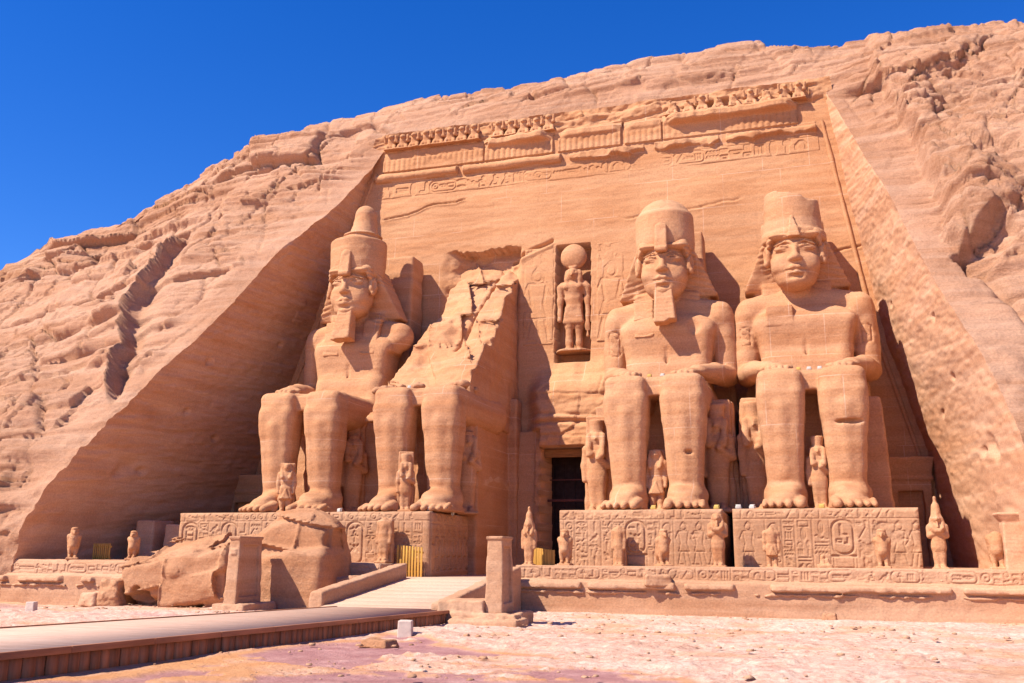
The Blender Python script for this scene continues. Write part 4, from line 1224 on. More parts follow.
def cobra_broad(s, hx, dz):
    s.tbox(17.75 + dz, 19.75 + dz, (.44, .30), (.40, .22), (hx, -5.55), (hx, -5.25), rnd=.1)
    s.tbox(17.7 + dz, 18.0 + dz, (.36, .25), (.44, .3), (hx, -5.6), rnd=.08, k=.1)
    for zz in (18.2, 18.55, 18.9, 19.25): s.cap((hx - .3, -5.95, zz + dz), (hx + .3, -5.95, zz + dz), .06, .06, .05, mode='-')
    for xx in (-.2, 0, .2): s.cap((hx + xx, -6.0, 18.0 + dz), (hx + xx, -5.7, 19.5 + dz), .05, .05, .05, mode='-')
    s.cap((hx, -5.3, 19.6 + dz), (hx, -4.6, 20.0 + dz), .30, .2, .15)
def cobra_stump(s, hx, dz):
    s.tbox(18.0 + dz, 19.6 + dz, (.42, .36), (.10, .10), (hx + .02, -5.35), (hx - .08, -5.15), rnd=.08)
    s.cap((hx - .1, -5.35, 18.15 + dz), (hx - 1.2, -5.05, 18.35 + dz), .12, .09, .15)
    s.cap((hx + .1, -5.35, 18.2 + dz), (hx + 1.2, -5.05, 18.4 + dz), .14, .1, .15)
    s.cap((hx + .3, -5.3, 18.6 + dz), (hx + .9, -5.0, 18.5 + dz), .12, .1, .15)

COLOSSI = []
COLOSSI.append(colossus('seated_colossus', 0.95, 'seated sandstone colossus with beardless face and flat chipped crown, rightmost in the row', dict(
    seed=40, hx=-.35, rings=[(-3.85, -4.1, 11.9, .34, .6), (3.8, -4.1, 11.7, .3, .6)], crown=crown_flat, cobra=cobra_stump, pillar=2.2, lap=(0, 0), throne=(-4.4, 4.2),
    chips=[(1.95, -12.15, 4.9, (.75, .28, .16)), (1.9, -5.15, 13.3, (.8, .2, .3)), (-3.9, -4.2, 11.9, (.5, .2, .4))],
    cuts=[lambda s: s.tbox(12.3, 13.7, (.9, .3), (.85, .3), (-1.55, -4.86), rnd=.05, k=.02)])))
COLOSSI.append(colossus('seated_colossus', -8.1, 'seated sandstone colossus with square beard and domed crown, immediately right of the dark doorway', dict(
    seed=30, hx=.0, rings=[(-3.75, -4.1, 11.9, .36, .85)], crown=crown_dome, cobra=cobra_broad, beard=(12.75, .1), pillar=2.35, lap=(1, 0), throne=(-4.6, 4.5),
    chips=[(2.0, -12.1, 3.4, (.22, .25, .14)), (1.9, -5.1, 12.8, (.45, .25, .7)), (1.3, -12.1, 1.6, (.5, .12, .06))])))
def cut_arm(s):
    s.tbox(8.35, 12.3, (1.7, 3.4), (1.55, 2.6), (4.5, -4.2), rnd=.2, mode='-', k=.15)
    s.ell((4.6, -5.4, 11.9), (1.7, 1.8, 1.2), .1, mode='-')
COLOSSI.append(colossus('seated_colossus', -31.95, 'seated sandstone colossus with tall double crown and beard, leftmost under the cut cliff wall', dict(
    seed=10, hx=-.05, dz=.25, crown=crown_double, cobra=cobra_broad, beard=(12.75, -.15), pillar=3.2, lap=(1, 1), throne=(-4.3, 4.3),
    arms=(1, 0), cuts=[cut_arm])))

def broken_colossus():
    X = -23.45
    root = thing('broken_colossus', 'shattered colossus of which only legs and lap remain below a sloping rock mass', 'colossus', (X, -13.9, PT), 0, 'seated colossi of the king along the facade')
    loc = (0, 13.9, 0)
    s = SDF((-3.9, -14.7, -.05), (3.9, -2.4, 9.4), .09)
    col_legs(s, 20)
    # crumbled lap
    s.half((0, -7, 8.3), (0, 0, 1), warp=lambda x, y, z: .35 * fbm(x / .9, y / .9, 0 * x, 4, 720))
    s.rough(.05, .8, 21, 5); s.strata(.016, .4, 22)
    link('body', s.mesh('body'), M_STATUE, root, loc)
    # rock slope left of the torn-away torso (local coordinates)
    s = SDF((-5.6, -9.6, 6.2), (3.4, 3.2, 22.6), .12)
    x, y, z = np.broadcast_arrays(*s.full())
    n1 = fbm(x / 3.2, y / 3.2, z / 3.2, 4, 730); n2 = fbm(x / .8, y / .8, z / .8, 3, 733)
    # slope plane from (y=-8.2,z=8.2) up to (y=1.6,z=19.2)
    xr = np.clip((x + 5.5) / 8.5, 0, 1)
    slope = ((z - 8.2) - (y + 8.4) * (1.02 + .14 * (1 - xr)) - 1.9 * xr + 1.3) / 1.43
    q = (z + y * .25 + .8 * n1) / 1.15
    stp = (np.floor(q) + np.clip((q - np.floor(q)) * 2.2, 0, 1) - q) * .22
    d = slope + .9 * n1 + .08 * n2 + 1.2 * stp + .70 * (facets(x + .5 * y, z - .6 * y + .4 * n1, 1.5, 2.4, 738) - .5)
    right = x - (2.55 + .25 * n1 + .08 * n2 - .02 * (z - 8))
    left = -(x + 4.6 - np.clip((z - 9) * .22, 0, 2.2)) + .4 * n1
    d = np.maximum(np.maximum(d, right), left)
    # crack running up the slope, the right-hand slab stands proud
    cr = np.abs(x - (-.6 + (z - 9) * .17) + .3 * n1)
    d = d - .35 * sstep(-.2, .5, x - (-.6 + (z - 9) * .17)) + .5 * np.exp(-(cr / .16) ** 2) * (z > 12)
    s.D = d.astype(np.float32)
    s.rough(.06, .45, 735, 3)
    link('torn_torso', s.mesh('torn_torso'), M_STATUE, root, loc)
    # throne
    s = SDF((-5.0, -9.2, -4.2), (4.2, 1.6, 12.0), .13)
    s.tbox(-.3, 7.0, (3.5, 4.0), (3.4, 3.9), (-.7, -3.8), rnd=.1)
    s.tbox(6.5, 9.0, (3.45, 1.2), (3.4, 1.1), (-.65, -.3), rnd=.2)
    s.tbox(-4.0, 8.9, (.5, .8), (.45, .7), (2.95, .1), rnd=.08, k=.05)
    s.tbox(-4.0, .3, (3.5, 4.0), (3.5, 4.0), (-.7, -3.8), rnd=.1)
    s.tbox(-.3, 7.4, (1.3, .8), (1.2, .8), (0, -8.0), rnd=.1)
    s.rough(.07, 1.0, 741, 4); s.strata(.05, .5, 742)
    link('throne', s.mesh('throne'), M_STATUE, root, loc)
    # loose rubble lying on the lap
    s = SDF((-4.0, -12.6, 7.7), (4.0, -5.5, 10.2), .085)
    rng = random.Random(4)
    for i in range(60):
        a = (rng.uniform(-3.6, 2.8), rng.uniform(-10.6, -7.2), 8.15 + rng.uniform(0, .3))
        r = rng.uniform(.12, .42)
        s.ell(a, (r * rng.uniform(.8, 1.6), r, r * .7), .05)
    s.rough(.12, .3, 750, 3)
    link('rubble', s.mesh('rubble'), M_ROCK, root, loc)
    return root
broken_colossus()
# ------------------------------------------------------------------ pedestals
def pedestal(label, x0, x1, zb, seed, figs=(), side=False, plain_to=None):
    cx = (x0 + x1) / 2
    root = thing('statue_pedestal', label, 'pedestal', (cx, -14.4, zb), 0, 'inscribed pedestals under the colossi')
    inv = (-cx, 14.4, -zb)
    s = SDF((x0 - .5, -15.0, zb - .5), (x1 + .5, 1.2, PT + .3), .14)
    hw = (x1 - x0) / 2
    s.tbox(zb - .3, PT, (hw - .02, 7.4), (hw - .10, 7.3), (cx, -6.85), (cx, -6.85), rnd=.08)
    s.rough(.07, .9, seed, 4)
    link('block', s.mesh('block'), M_PED, root, inv)
    w, h = x1 - x0, PT - zb
    cv = Canvas(w, h, .036)
    rng = random.Random(seed)
    dep, lw = .055, .055
    cv.line(0, h - .55, w, h - .55, .05, .05)
    x = .25
    while x < w - 1.3:                                     # top row of larger signs
        g = .46; cv.glyph(rng.randrange(18), x + g / 2, h - .28, g, dep, .06, rng); x += g * 1.1
    x = .3
    fx = list(figs)
    while x < w - .7:
        f = next((q for q in fx if q[0] <= x < q[1]), None)
        if f:
            n = max(1, int((f[1] - f[0]) / .85))
            for q in range(n): cv.figure(x + .5 + .85 * q, .25, h - .95, .055, .05, 1 if f[2] else -1)
            x = f[1] + .1; continue
        if rng.random() < .30:
            cv.cartouche(x + .08, min(x + 1.15, w - .2), .85, h - .65, dep * 1.2, .09, rng)
            cv.rrect(x + .1, min(x + 1.1, w - .2), .15, .7, .05, .05, .05); x += 1.25
        else:
            cw = rng.choice((.62, .72, .85)); cv.column(x, min(x + cw, w - .1), .12, h - .6, dep, lw, rng); x += cw + .04
    relief_panel('inscribed_face', cv, (x0, -14.42, zb), (1, 0, 0), M_PED, root, rag=.28, seed=seed + 5, back=.3, wearlo=.30).location = inv
    if side:
        cv = Canvas(13.6, h, .045); rng = random.Random(seed + 1)
        x = .4; cv.line(0, h - .7, 13, h - .7, .06, .06)
        while x < 6: cv.glyph(rng.randrange(18), x + .25, h - .38, .5, .07, .06, rng); x += .55
        x = .6
        while x < 12: cv.figure(x + .4, .5, h - 1.4, .12, .10, -1); x += 1.0
        relief_panel('carved_side_face', cv, (x1 + .10, -14.3, zb), (0, 1, 0), M_PED, root, rag=.28, seed=seed + 7, back=.3, wearlo=.25).location = inv
    return root
pedestal('inscribed pedestal with broken left corner beside the doorway', -13.35, -4.12, 2.75, 801, [(5.9, 8.6, True)])
pedestal('rightmost inscribed pedestal with carved standing figures at both ends', -3.62, 5.85, 2.75, 811, [(.0, 1.6, True), (7.2, 9.0, False)])
pedestal('weathered inscribed pedestal partly hidden behind the fallen blocks', -38.9, -28.1, 2.0, 821)
pedestal('inscribed pedestal with rows of carved captives on its shaded right side', -28.02, -21.3, 2.0, 831, side=True)

# ------------------------------------------------------------------ terrace
def terrace(name, label, xa, xb, seed, breaks, zt=2.86, dy=0.0):
    cx = (xa + xb) / 2
    root = thing(name, label, 'terrace', (cx, -17.4 + dy, .4), 0)
    inv = (-cx, 17.4, -.4)
    s = SDF((xa - .4, -18.4, -.3), (xb + .4, .6, zt + .5), .10)
    hw = (xb - xa) / 2
    s.tbox(-.6, 2.16, (hw, 8.7), (hw, 8.65), (cx, -8.75), rnd=.05)
    s.tbox(1.5, zt, (hw, 8.6), (hw, 8.55), (cx, -8.55), rnd=.04)
    # projecting course, broken away here and there
    c = SDF((xa - .4, -18.4, 1.2), (xb + .4, -16.5, 2.5), .10)
    c.tbox(1.74, 2.08, (hw + .1, .55), (hw + .1, .5), (cx, -17.17), rnd=.05)
    c.tbox(1.50, 1.62, (hw + .05, .4), (hw + .05, .4), (cx, -17.18), rnd=.03)
    for (bx, bw) in breaks: c.ell((bx, -17.75, 1.95), (bw, .55, .5), .06, mode='-')
    c.rough(.06, 1.3, seed, 4); c.rough(.04, .3, seed + 1, 3)
    s.rough(.05, .8, seed + 2, 4); s.strata(.04, .5, seed + 3)
    V, Q = merge_np([s.nets(), c.nets()])
    link('masonry', mesh_np('masonry', V, Q), M_TERR, root, inv)
    w = xb - xa - .1
    cv = Canvas(w, .78, .036); rng = random.Random(seed + 4)
    cv.line(0, .06, w, .06, .05, .05); cv.line(0, .72, w, .72, .05, .05)
    x = .15
    while x < w - .6:
        r = rng.random()
        if r < .18: cv.rrect(x, x + 1.3, .12, .66, .22, .06, .06); cv.glyph(rng.randrange(18), x + .42, .39, .42, .06, .055, rng); cv.glyph(rng.randrange(18), x + .88, .39, .42, .06, .055, rng); x += 1.4
        elif r < .5:
            for zz in (.24, .54): cv.glyph(rng.choice([0, 1, 5, 6, 7, 11, 13, 8]), x + .2, zz, .3, .05, .05, rng)
            x += .4
        else: cv.glyph(rng.randrange(18), x + .27, .39, .54, .06, .06, rng); x += .56
        if rng.random() < .1: cv.line(x, .06, x, .72, .06, .06); x += .1
    relief_panel('inscribed_course', cv, (xa + .05, -17.16, 2.12), (1, 0, 0), M_TERR, root, rag=.10, seed=seed + 6, back=.3, wearlo=.25).location = inv
    return root
terrace('terrace_wall', 'long low terrace wall with inscribed course and broken cornice, right of the ramp', -15.2, 13.0, 841, [(-2.9, .6), (-2.0, .4), (6.9, .25), (-11.2, .2), (-6.2, .25)])
terrace('terrace_wall', 'short worn terrace end with broken coping at the foot of the left cliff wall', -46.4, -37.6, 851, [(-45.5, .5), (-41.2, .8), (-39, .7)], 3.02, -3.4)
terrace('terrace_wall', 'stretch of terrace wall half hidden behind the fallen blocks', -41.0, -23.2, 856, [(-35.5, 1.2), (-28.5, .8)], 2.95)
# landing and ramp between the two terraces
def ramp():
    root = thing('entrance_ramp', 'pale stone ramp with low sloping parapets climbing to the doorway', 'ramp', (-18.3, -23, .6))
    inv = (18.3, 23, -.6)
    mb = MB(); n = 9
    y0, y1, z0, z1 = -28.0, -17.9, 1.05, 2.14
    for i in range(n):
        a, b = y0 + (y1 - y0) * i / n, y0 + (y1 - y0) * (i + 1) / n
        za = z0 + (z1 - z0) * i / n; zb = z0 + (z1 - z0) * (i + .93) / n
        mb.hexa([(-21.25, a, .2), (-15.35, a, .2), (-15.35, b, .2), (-21.25, b, .2), (-21.25, a, za + .03), (-15.35, a, za + .03), (-15.35, b, zb + .03), (-21.25, b, zb + .03)])
    mb.box(-23.3, -15.1, -17.88, .5, .2, 2.15)
    o = mb.build('treads', M_RAMP, root, .03); o.location = inv
    for x0, x1, yb, zb0, zb1, zt0, zt1 in ((-22.05, -21.28, -27.4, .3, .3, 1.75, 2.95), (-15.32, -14.62, -29.0, .3, .3, 1.45, 2.85)):
        s = SDF((x0 - .2, yb - .3, .0), (x1 + .2, -17.2, 3.3), .08)
        hx, cxp = (x1 - x0) / 2, (x0 + x1) / 2
        L = (-17.6 - yb) / 2
        s.tbox(-.5, 3.6, (hx, L), (hx * .9, L), (cxp, -17.6 - L), rnd=.06)
        s.half((cxp, yb, zt0), (0, -(zt1 - zt0) / (2 * L), 1), k=.08)
        s.rough(.05, .6, int(abs(x0) * 10), 4)
        link('parapet', s.mesh('parapet'), M_TERR, root, inv)
ramp()

# ------------------------------------------------------------------ stelae flanking the ramp
def stele(label, x0, x1, y0, y1, zb, zt, seed, plinth):
    cx, cy = (x0 + x1) / 2, (y0 + y1) / 2
    root = thing('stone_stele', label, 'stele', (cx, cy, zb - .5), 0, 'pillar-like stelae flanking the ramp')
    inv = (-cx, -cy, .5 - zb)
    hx, hy = (x1 - x0) / 2, (y1 - y0) / 2
    s = SDF((x0 - .3, y0 - .3, zb - .2), (x1 + .3, y1 + .3, zt + .4), .05)
    s.tbox(zb - .1, zt - .12, (hx, hy), (hx * .84, hy * .86), (cx, cy), rnd=.03)
    s.tbox(zt - .16, zt, (hx * .92, hy * .92), (hx * .98, hy * .95), (cx, cy), rnd=.03)
    s.tbox(zb + .35, zt - .45, (.13, hy * .74), (.13, hy * .62), (x1 - .01, cy), (cx + hx * .86, cy), rnd=.01, mode='-')
    s.tbox(zt - .95, zt - .62, (hx * .5, .04), (hx * .5, .04), (cx, y0 + .2 * .5), rnd=.01)
    s.rough(.03, .5, seed, 4); s.strata(.02, .4, seed + 1)
    link('shaft', s.mesh('shaft'), M_TERR, root, inv)
    lo = np.min([p[0:3] for p in plinth], 0) - .3; hi = np.max([p[3:6] for p in plinth], 0) + .3
    s = SDF(lo, hi, .07)
    for (a, b, c, d, e, f) in plinth:
        s.tbox(c, f, ((d - a) / 2, (e - b) / 2), ((d - a) / 2 - .04, (e - b) / 2 - .04), ((a + d) / 2, (b + e) / 2), rnd=.06)
    s.rough(.10, .6, seed + 5, 4)
    link('plinth', s.mesh('plinth'), M_TERR, root, inv)
stele('free-standing tapered stone stele on a stepped base, right of the ramp', -12.75, -11.95, -29.5, -27.9, 1.15, 4.22, 861,
      [(-14.9, -29.9, .3, -11.25, -27.2, 1.12), (-14.75, -29.75, .3, -12.7, -27.4, 1.62), (-14.0, -30.6, .3, -11.0, -28.8, .92)])
stele('tapered stone stele with a sunken side panel, standing before the fallen blocks', -28.35, -27.62, -24.7, -22.3, .95, 4.31, 871,
      [(-28.8, -25.1, .3, -26.9, -21.9, .95)])

# ------------------------------------------------------------------ fallen head and torso blocks
def fallen():
    s = SDF((-37.4, -24.6, .1), (-28.6, -17.6, 5.0), .09)
    s.tbox(-.2, 4.6, (3.75, 2.5), (3.5, 2.2), (-33.0, -21.2), (-32.9, -21.0), rnd=.5)
    s.half((-33, -21, 3.75), (-.16, -.30, 1), k=.3, warp=lambda x, y, z: .35 * fbm(x / 1.6, y / 1.6, z / 1.6, 4, 880))
    s.half((-36.2, -22, 2), (-1, -.25, -.22), k=.1, warp=lambda x, y, z: .15 * fbm(x / .9, y / .9, z / .9, 3, 881))
    s.half((-33, -23.4, 2.0), (.05, -1, -.12), k=.2, warp=lambda x, y, z: .22 * fbm(x / 1.5, y / 1.5, z / 1.5, 3, 882))
    s.half((-33, -23.3, .8), (.0, -.6, -1), k=.2, warp=lambda x, y, z: .3 * fbm(x / 1.1, y / 1.1, z / 1.1, 3, 884))
    s.cap((-35.0, -23.9, .2), (-34.6, -22.4, 1.7), .62, .30, .08, mode='-', sc=(1, 1, 1.6))
    # ear-like carving left on the front
    s.ell((-32.3, -23.25, 2.45), (.62, .28, .42), .12); s.ell((-32.25, -23.5, 2.45), (.38, .2, .2), .06, mode='-')
    s.cap((-32.3, -23.4, 2.1), (-31.4, -23.3, 1.9), .07, .06, .08, mode='-')
    s.rough(.07, 1.0, 885, 5); s.rough(.03, .28, 886, 3)
    x, y, z = np.broadcast_arrays(*s.full()); s.D += (.40 * (facets(x + .3 * y, z - .22 * x, 1.5, 3.4, 887, .15, 1.0) - .5)).astype(np.float32)
    me = s.mesh('fallen_block')
    o = link('fallen_block', me, M_ROCK, None, (-1.0, 1.5, .05)); tag(o, 'long fallen sandstone block with a hollowed near end, lying left of the tapered stele', 'boulder', 'blocks fallen from the broken colossus')
    s = SDF((-31.2, -24.4, .1), (-22.8, -17.4, 6.9), .09)
    s.ell((-26.3, -20.6, 2.7), (3.2, 2.6, 3.15)); s.tbox(-.2, 3.6, (3.1, 2.45), (2.9, 2.2), (-26.9, -20.8), (-26.7, -20.6), rnd=.5, k=.5)
    s.half((-29.0, -21, 4.7), (-.85, -.25, 1), k=.4, warp=lambda x, y, z: .3 * fbm(x / 1.6, y / 1.6, z / 1.6, 4, 890))
    s.half((-26.2, -21, 6.0), (-.08, -.35, 1), k=.4, warp=lambda x, y, z: .3 * fbm(x / 1.6, y / 1.6, z / 1.6, 4, 891))
    s.half((-23.9, -21, 3), (1, .12, .10), k=.12, warp=lambda x, y, z: .12 * fbm(x / 1.2, y / 1.2, z / 1.2, 3, 892))
    s.half((-26.5, -23.0, 3.5), (0, -1, .42), k=.3, warp=lambda x, y, z: .25 * fbm(x / 1.4, y / 1.4, z / 1.4, 4, 893) + .55 * sstep(3.75, 3.5, z - .16 * (x + 26)))
    def cutf(x, y, z): return np.maximum(y + 22.35 - .12 * (z - 3.5), 3.35 + .17 * (x + 27.5) + .1 * np.sin(x * 2.1) - z)
    s.op(cutf, (-29, -25, 2.5), (-24.3, -22, 6), .06, '-')
    s.rough(.06, 1.0, 895, 5); s.rough(.03, .28, 896, 3)
    x, y, z = np.broadcast_arrays(*s.full()); s.D += (.38 * (facets(x + .3 * y, z + .2 * x, 1.7, 3.0, 897, .15, 1.0) - .5) * sstep(2.9, 3.6, z - .1 * (x + 27)) + .22 * sstep(3.15, 3.4, z - .16 * (x + 27)) * (y < -21)).astype(np.float32)
    me = s.mesh('fallen_block')
    o = link('fallen_block', me, M_ROCK, None, (-.9, 1.5, .1)); tag(o, 'tallest fallen sandstone block, rounded on top, between the stele and the ramp', 'boulder', 'blocks fallen from the broken colossus')
    rng = random.Random(8)
    # smaller blocks and stones
    def stone_at(label, c, r, seed, mat=M_ROCK):
        s = SDF(np.array(c) - np.array(r) * 1.5, np.array(c) + np.array(r) * 1.5, max(r) / 16)
        s.tbox(c[2] - r[2], c[2] + r[2], (r[0], r[1]), (r[0] * .85, r[1] * .8), (c[0], c[1]), rnd=min(r) * .35, rot=rng.uniform(-.3, .3))
        s.rough(min(r) * .35, max(r) * .7, seed, 4)
        o = link('loose_stone', s.mesh('loose_stone'), mat); tag(o, label, 'stone')
    stone_at('squared stone block lying behind the left parapet of the ramp', (-24.1, -19.0, 1.3), (1.0, .7, .9), 901, M_TERR)
    stone_at('smooth pale lump of stone lying on the broken terrace cornice', (-7.3, -17.5, 2.2), (.75, .35, .28), 903, M_TERR)
    stone_at('low stone slab lying on the sand before the short terrace end', (-38.6, -22.0, .85), (.7, .5, .4), 905, M_TERR)
    stone_at('rough broken stone leaning against the short terrace end', (-37.5, -21.8, 1.2), (.7, .6, .8), 907, M_ROCK)
    stone_at('dark flat stone on the ground between boardwalk and purple pavement', (-11.6, -42.2, 1.02), (.5, .35, .12), 909, M_ROCK)
    stone_at('brown stone lying at the foot of the terrace wall on the right', (1.0, -18.3, .6), (.35, .25, .2), 911, M_ROCK)
fallen()

# ------------------------------------------------------------------ boardwalk
def boardwalk():
    root = thing('boardwalk', 'long raised wooden boardwalk leading from the lower left to the ramp', 'boardwalk', (-17.2, -42, 1))
    inv = (17.2, 42, -1)
    zt = lambda y: .93 + .02 * (-17.5 - y)
    ya, yb = -72.0, -28.02
    mb = MB()
    mb.hexa([(-20.2, ya, zt(ya) - .06), (-14.3, ya, zt(ya) - .06), (-14.3, yb, zt(yb) - .06), (-20.2, yb, zt(yb) - .06),
             (-20.2, ya, zt(ya)), (-14.3, ya, zt(ya)), (-14.3, yb, zt(yb)), (-20.2, yb, zt(yb))])
    mb.build('deck', M_DECK, root).location = inv
    for xb, w in ((-14.3, .1), (-20.3, .1)):
        mb = MB()
        y = ya
        while y < yb - .1:
            e = min(y + 2.6, yb)
            mb.hexa([(xb, y, zt(y) - .10), (xb + w, y, zt(y) - .10), (xb + w, e - .012, zt(e) - .10), (xb, e - .012, zt(e) - .10),
                     (xb, y, zt(y) + .035), (xb + w, y, zt(y) + .035), (xb + w, e - .012, zt(e) + .035), (xb, e - .012, zt(e) + .035)])
            y = e
        mb.build('edge_beam', M_BEAM, root, .008).location = inv
    rng = random.Random(3)
    for xb in (-14.33, -20.22):
        mb = MB()
        y = ya
        while y < yb - .1:
            w = rng.uniform(.26, .36)
            if True:
                d = rng.uniform(-.015, .015)
                mb.box(xb + d, xb + d + .04, y, min(y + w - .02, yb), ground_z(0, y) - .25, zt(y) - .11)
            y += w
        mb.build('side_planks', M_PLANK, root).location = inv
    mb = MB(); mb.box(-20.2, -14.3, yb - .06, yb - .02, .4, zt(yb) - .07)
    mb.build('end_board', M_PLANK, root).location = inv
boardwalk()

# pale boxes standing on the ground
def pale_box(label, x, y, w, h):
    z = float(ground_z(x, y))
    s = SDF((-w, -w, -.15), (w, w, h + .1), .02)
    s.tbox(-.12, h, (w / 2, w / 2), (w / 2 - .02, w / 2 - .02), (0, 0), rnd=.02, rot=.25)
    s.rough(.012, .2, 3, 3)
    o = link('pale_box', s.mesh('pale_box'), M_BOX, None, (x, y, z)); tag(o, label, 'box', 'pale boxes on the ground')
pale_box('pale square box on the ground beside the end of the boardwalk', -12.6, -38.0, .48, .45)
pale_box('small pale box on the sand at the far left', -34.8, -30.5, .42, .42)

# ------------------------------------------------------------------ yellow wooden fences
def fence(label, x0, x1, y, zb, zl, zr, n, w):
    root = thing('wooden_fence', label, 'fence', ((x0 + x1) / 2, y, zb), 0, 'low yellow fences closing gaps')
    inv = (-(x0 + x1) / 2, -y, -zb)
    for i in range(n):
        t = (i + .5) / n; x = x0 + (x1 - x0) * t; z = zl + (zr - zl) * t
        mb = MB(); mb.box(x - w / 2, x + w / 2, y - .03, y + .03, zb, z)
        mb.build('slat', M_WOOD, root, .006).location = inv
    for f in (.18, .82):
        mb = MB()
        a, b = zb + (zl - zb) * f, zb + (zr - zb) * f
        mb.hexa([(x0, y + .04, a - .06), (x1, y + .04, b - .06), (x1, y + .1, b - .06), (x0, y + .1, a - .06), (x0, y + .04, a + .06), (x1, y + .04, b + .06), (x1, y + .1, b + .06), (x0, y + .1, a + .06)])
        mb.build('rail', M_WOOD, root).location = inv
fence('yellow slatted wooden fence with wide gaps beside the ramp landing', -23.15, -21.45, -15.0, 2.15, 3.98, 3.85, 9, .12)
fence('low close-boarded yellow fence beside the doorway', -14.95, -13.45, -15.0, 2.2, 3.9, 3.72, 10, .14)
fence('dull yellow fence on the left terrace between two falcons', -43.3, -41.95, -16.9, 2.9, 4.0, 4.0, 9, .08)

# carved slab at the right end of the terrace
def slab():
    s = SDF((8.7, -17.6, 2.6), (12.6, -15.4, 6.2), .07)
    s.tbox(2.7, 5.15, (1.5, .5), (1.45, .45), (10.7, -16.3), rnd=.06)
    s.tbox(5.15, 5.6, (1.45, .45), (1.75, .7), (10.7, -16.3), rnd=.08)
    s.rough(.06, .7, 921, 4)
    o = link('chapel_block', s.mesh('chapel_block'), M_CUT); tag(o, 'smooth stone block with flared coping at the right end of the terrace', 'chapel wall')
slab()
def lowblocks():
    s = SDF((-44.2, -13.2, 2.6), (-36.5, -9.0, 6.6), .09)
    s.tbox(2.7, 5.6, (.75, 1.2), (.7, 1.1), (-42.9, -11.5), rnd=.08)
    s.tbox(2.7, 5.3, (1.3, 1.2), (1.25, 1.1), (-40.0, -11.5), rnd=.08)
    s.tbox(2.7, 4.4, (2.6, .8), (2.6, .8), (-40.6, -10.4), rnd=.08)
    s.rough(.08, .8, 931, 4)
    o = link('ruined_chapel', s.mesh('ruined_chapel'), M_CUT); tag(o, 'low ruined chapel walls in the shade under the left cliff wall', 'chapel wall')
lowblocks()

# scattered fragments on the ground, too many and too small to count
def fragments():
    rng = np.random.default_rng(5)
    n = 2600
    x = rng.uniform(-40, 9, n); y = -17.8 - 33 * rng.random(n) ** 1.3
    ok = ~((x > -21) & (x < -13.9)) & ~((x > -15.3) & (x < -10.8) & (y > -31) & (y < -27))
    cl = fbm(x / 2.5, y / 2.0, 0 * x, 3, 950) > -.05
    x, y = x[ok & cl], y[ok & cl]; n = len(x)
    base = np.array([(-1, -1, -.6), (1, -1, -.6), (1, 1, -.6), (-1, 1, -.6), (-.7, -.7, .6), (.8, -.6, .5), (.6, .7, .7), (-.8, .6, .45)])
    r = .02 + .07 * rng.random(n) ** 4
    P = base[None] * (1 + .35 * rng.uniform(-1, 1, (n, 8, 3))) * r[:, None, None] * np.array([1.3, 1, .6])
    a = rng.uniform(0, 6.28, n); c, s_ = np.cos(a)[:, None], np.sin(a)[:, None]
    X = P[..., 0] * c - P[..., 1] * s_ + x[:, None]; Y = P[..., 0] * s_ + P[..., 1] * c + y[:, None]
    Z = P[..., 2] + (ground_z(x, y) + .02)[:, None]
    F = np.array([(0, 3, 2, 1), (4, 5, 6, 7), (0, 1, 5, 4), (1, 2, 6, 5), (2, 3, 7, 6), (3, 0, 4, 7)])
    Q = (np.arange(n)[:, None, None] * 8 + F[None]).reshape(-1, 4)
    o = link('stone_fragments', mesh_np('stone_fragments', np.stack([X, Y, Z], -1).reshape(-1, 3), Q, smooth=False), M_TERR)
    tag(o, 'small stone fragments scattered over the desert ground', 'gravel', kind='stuff')
fragments()
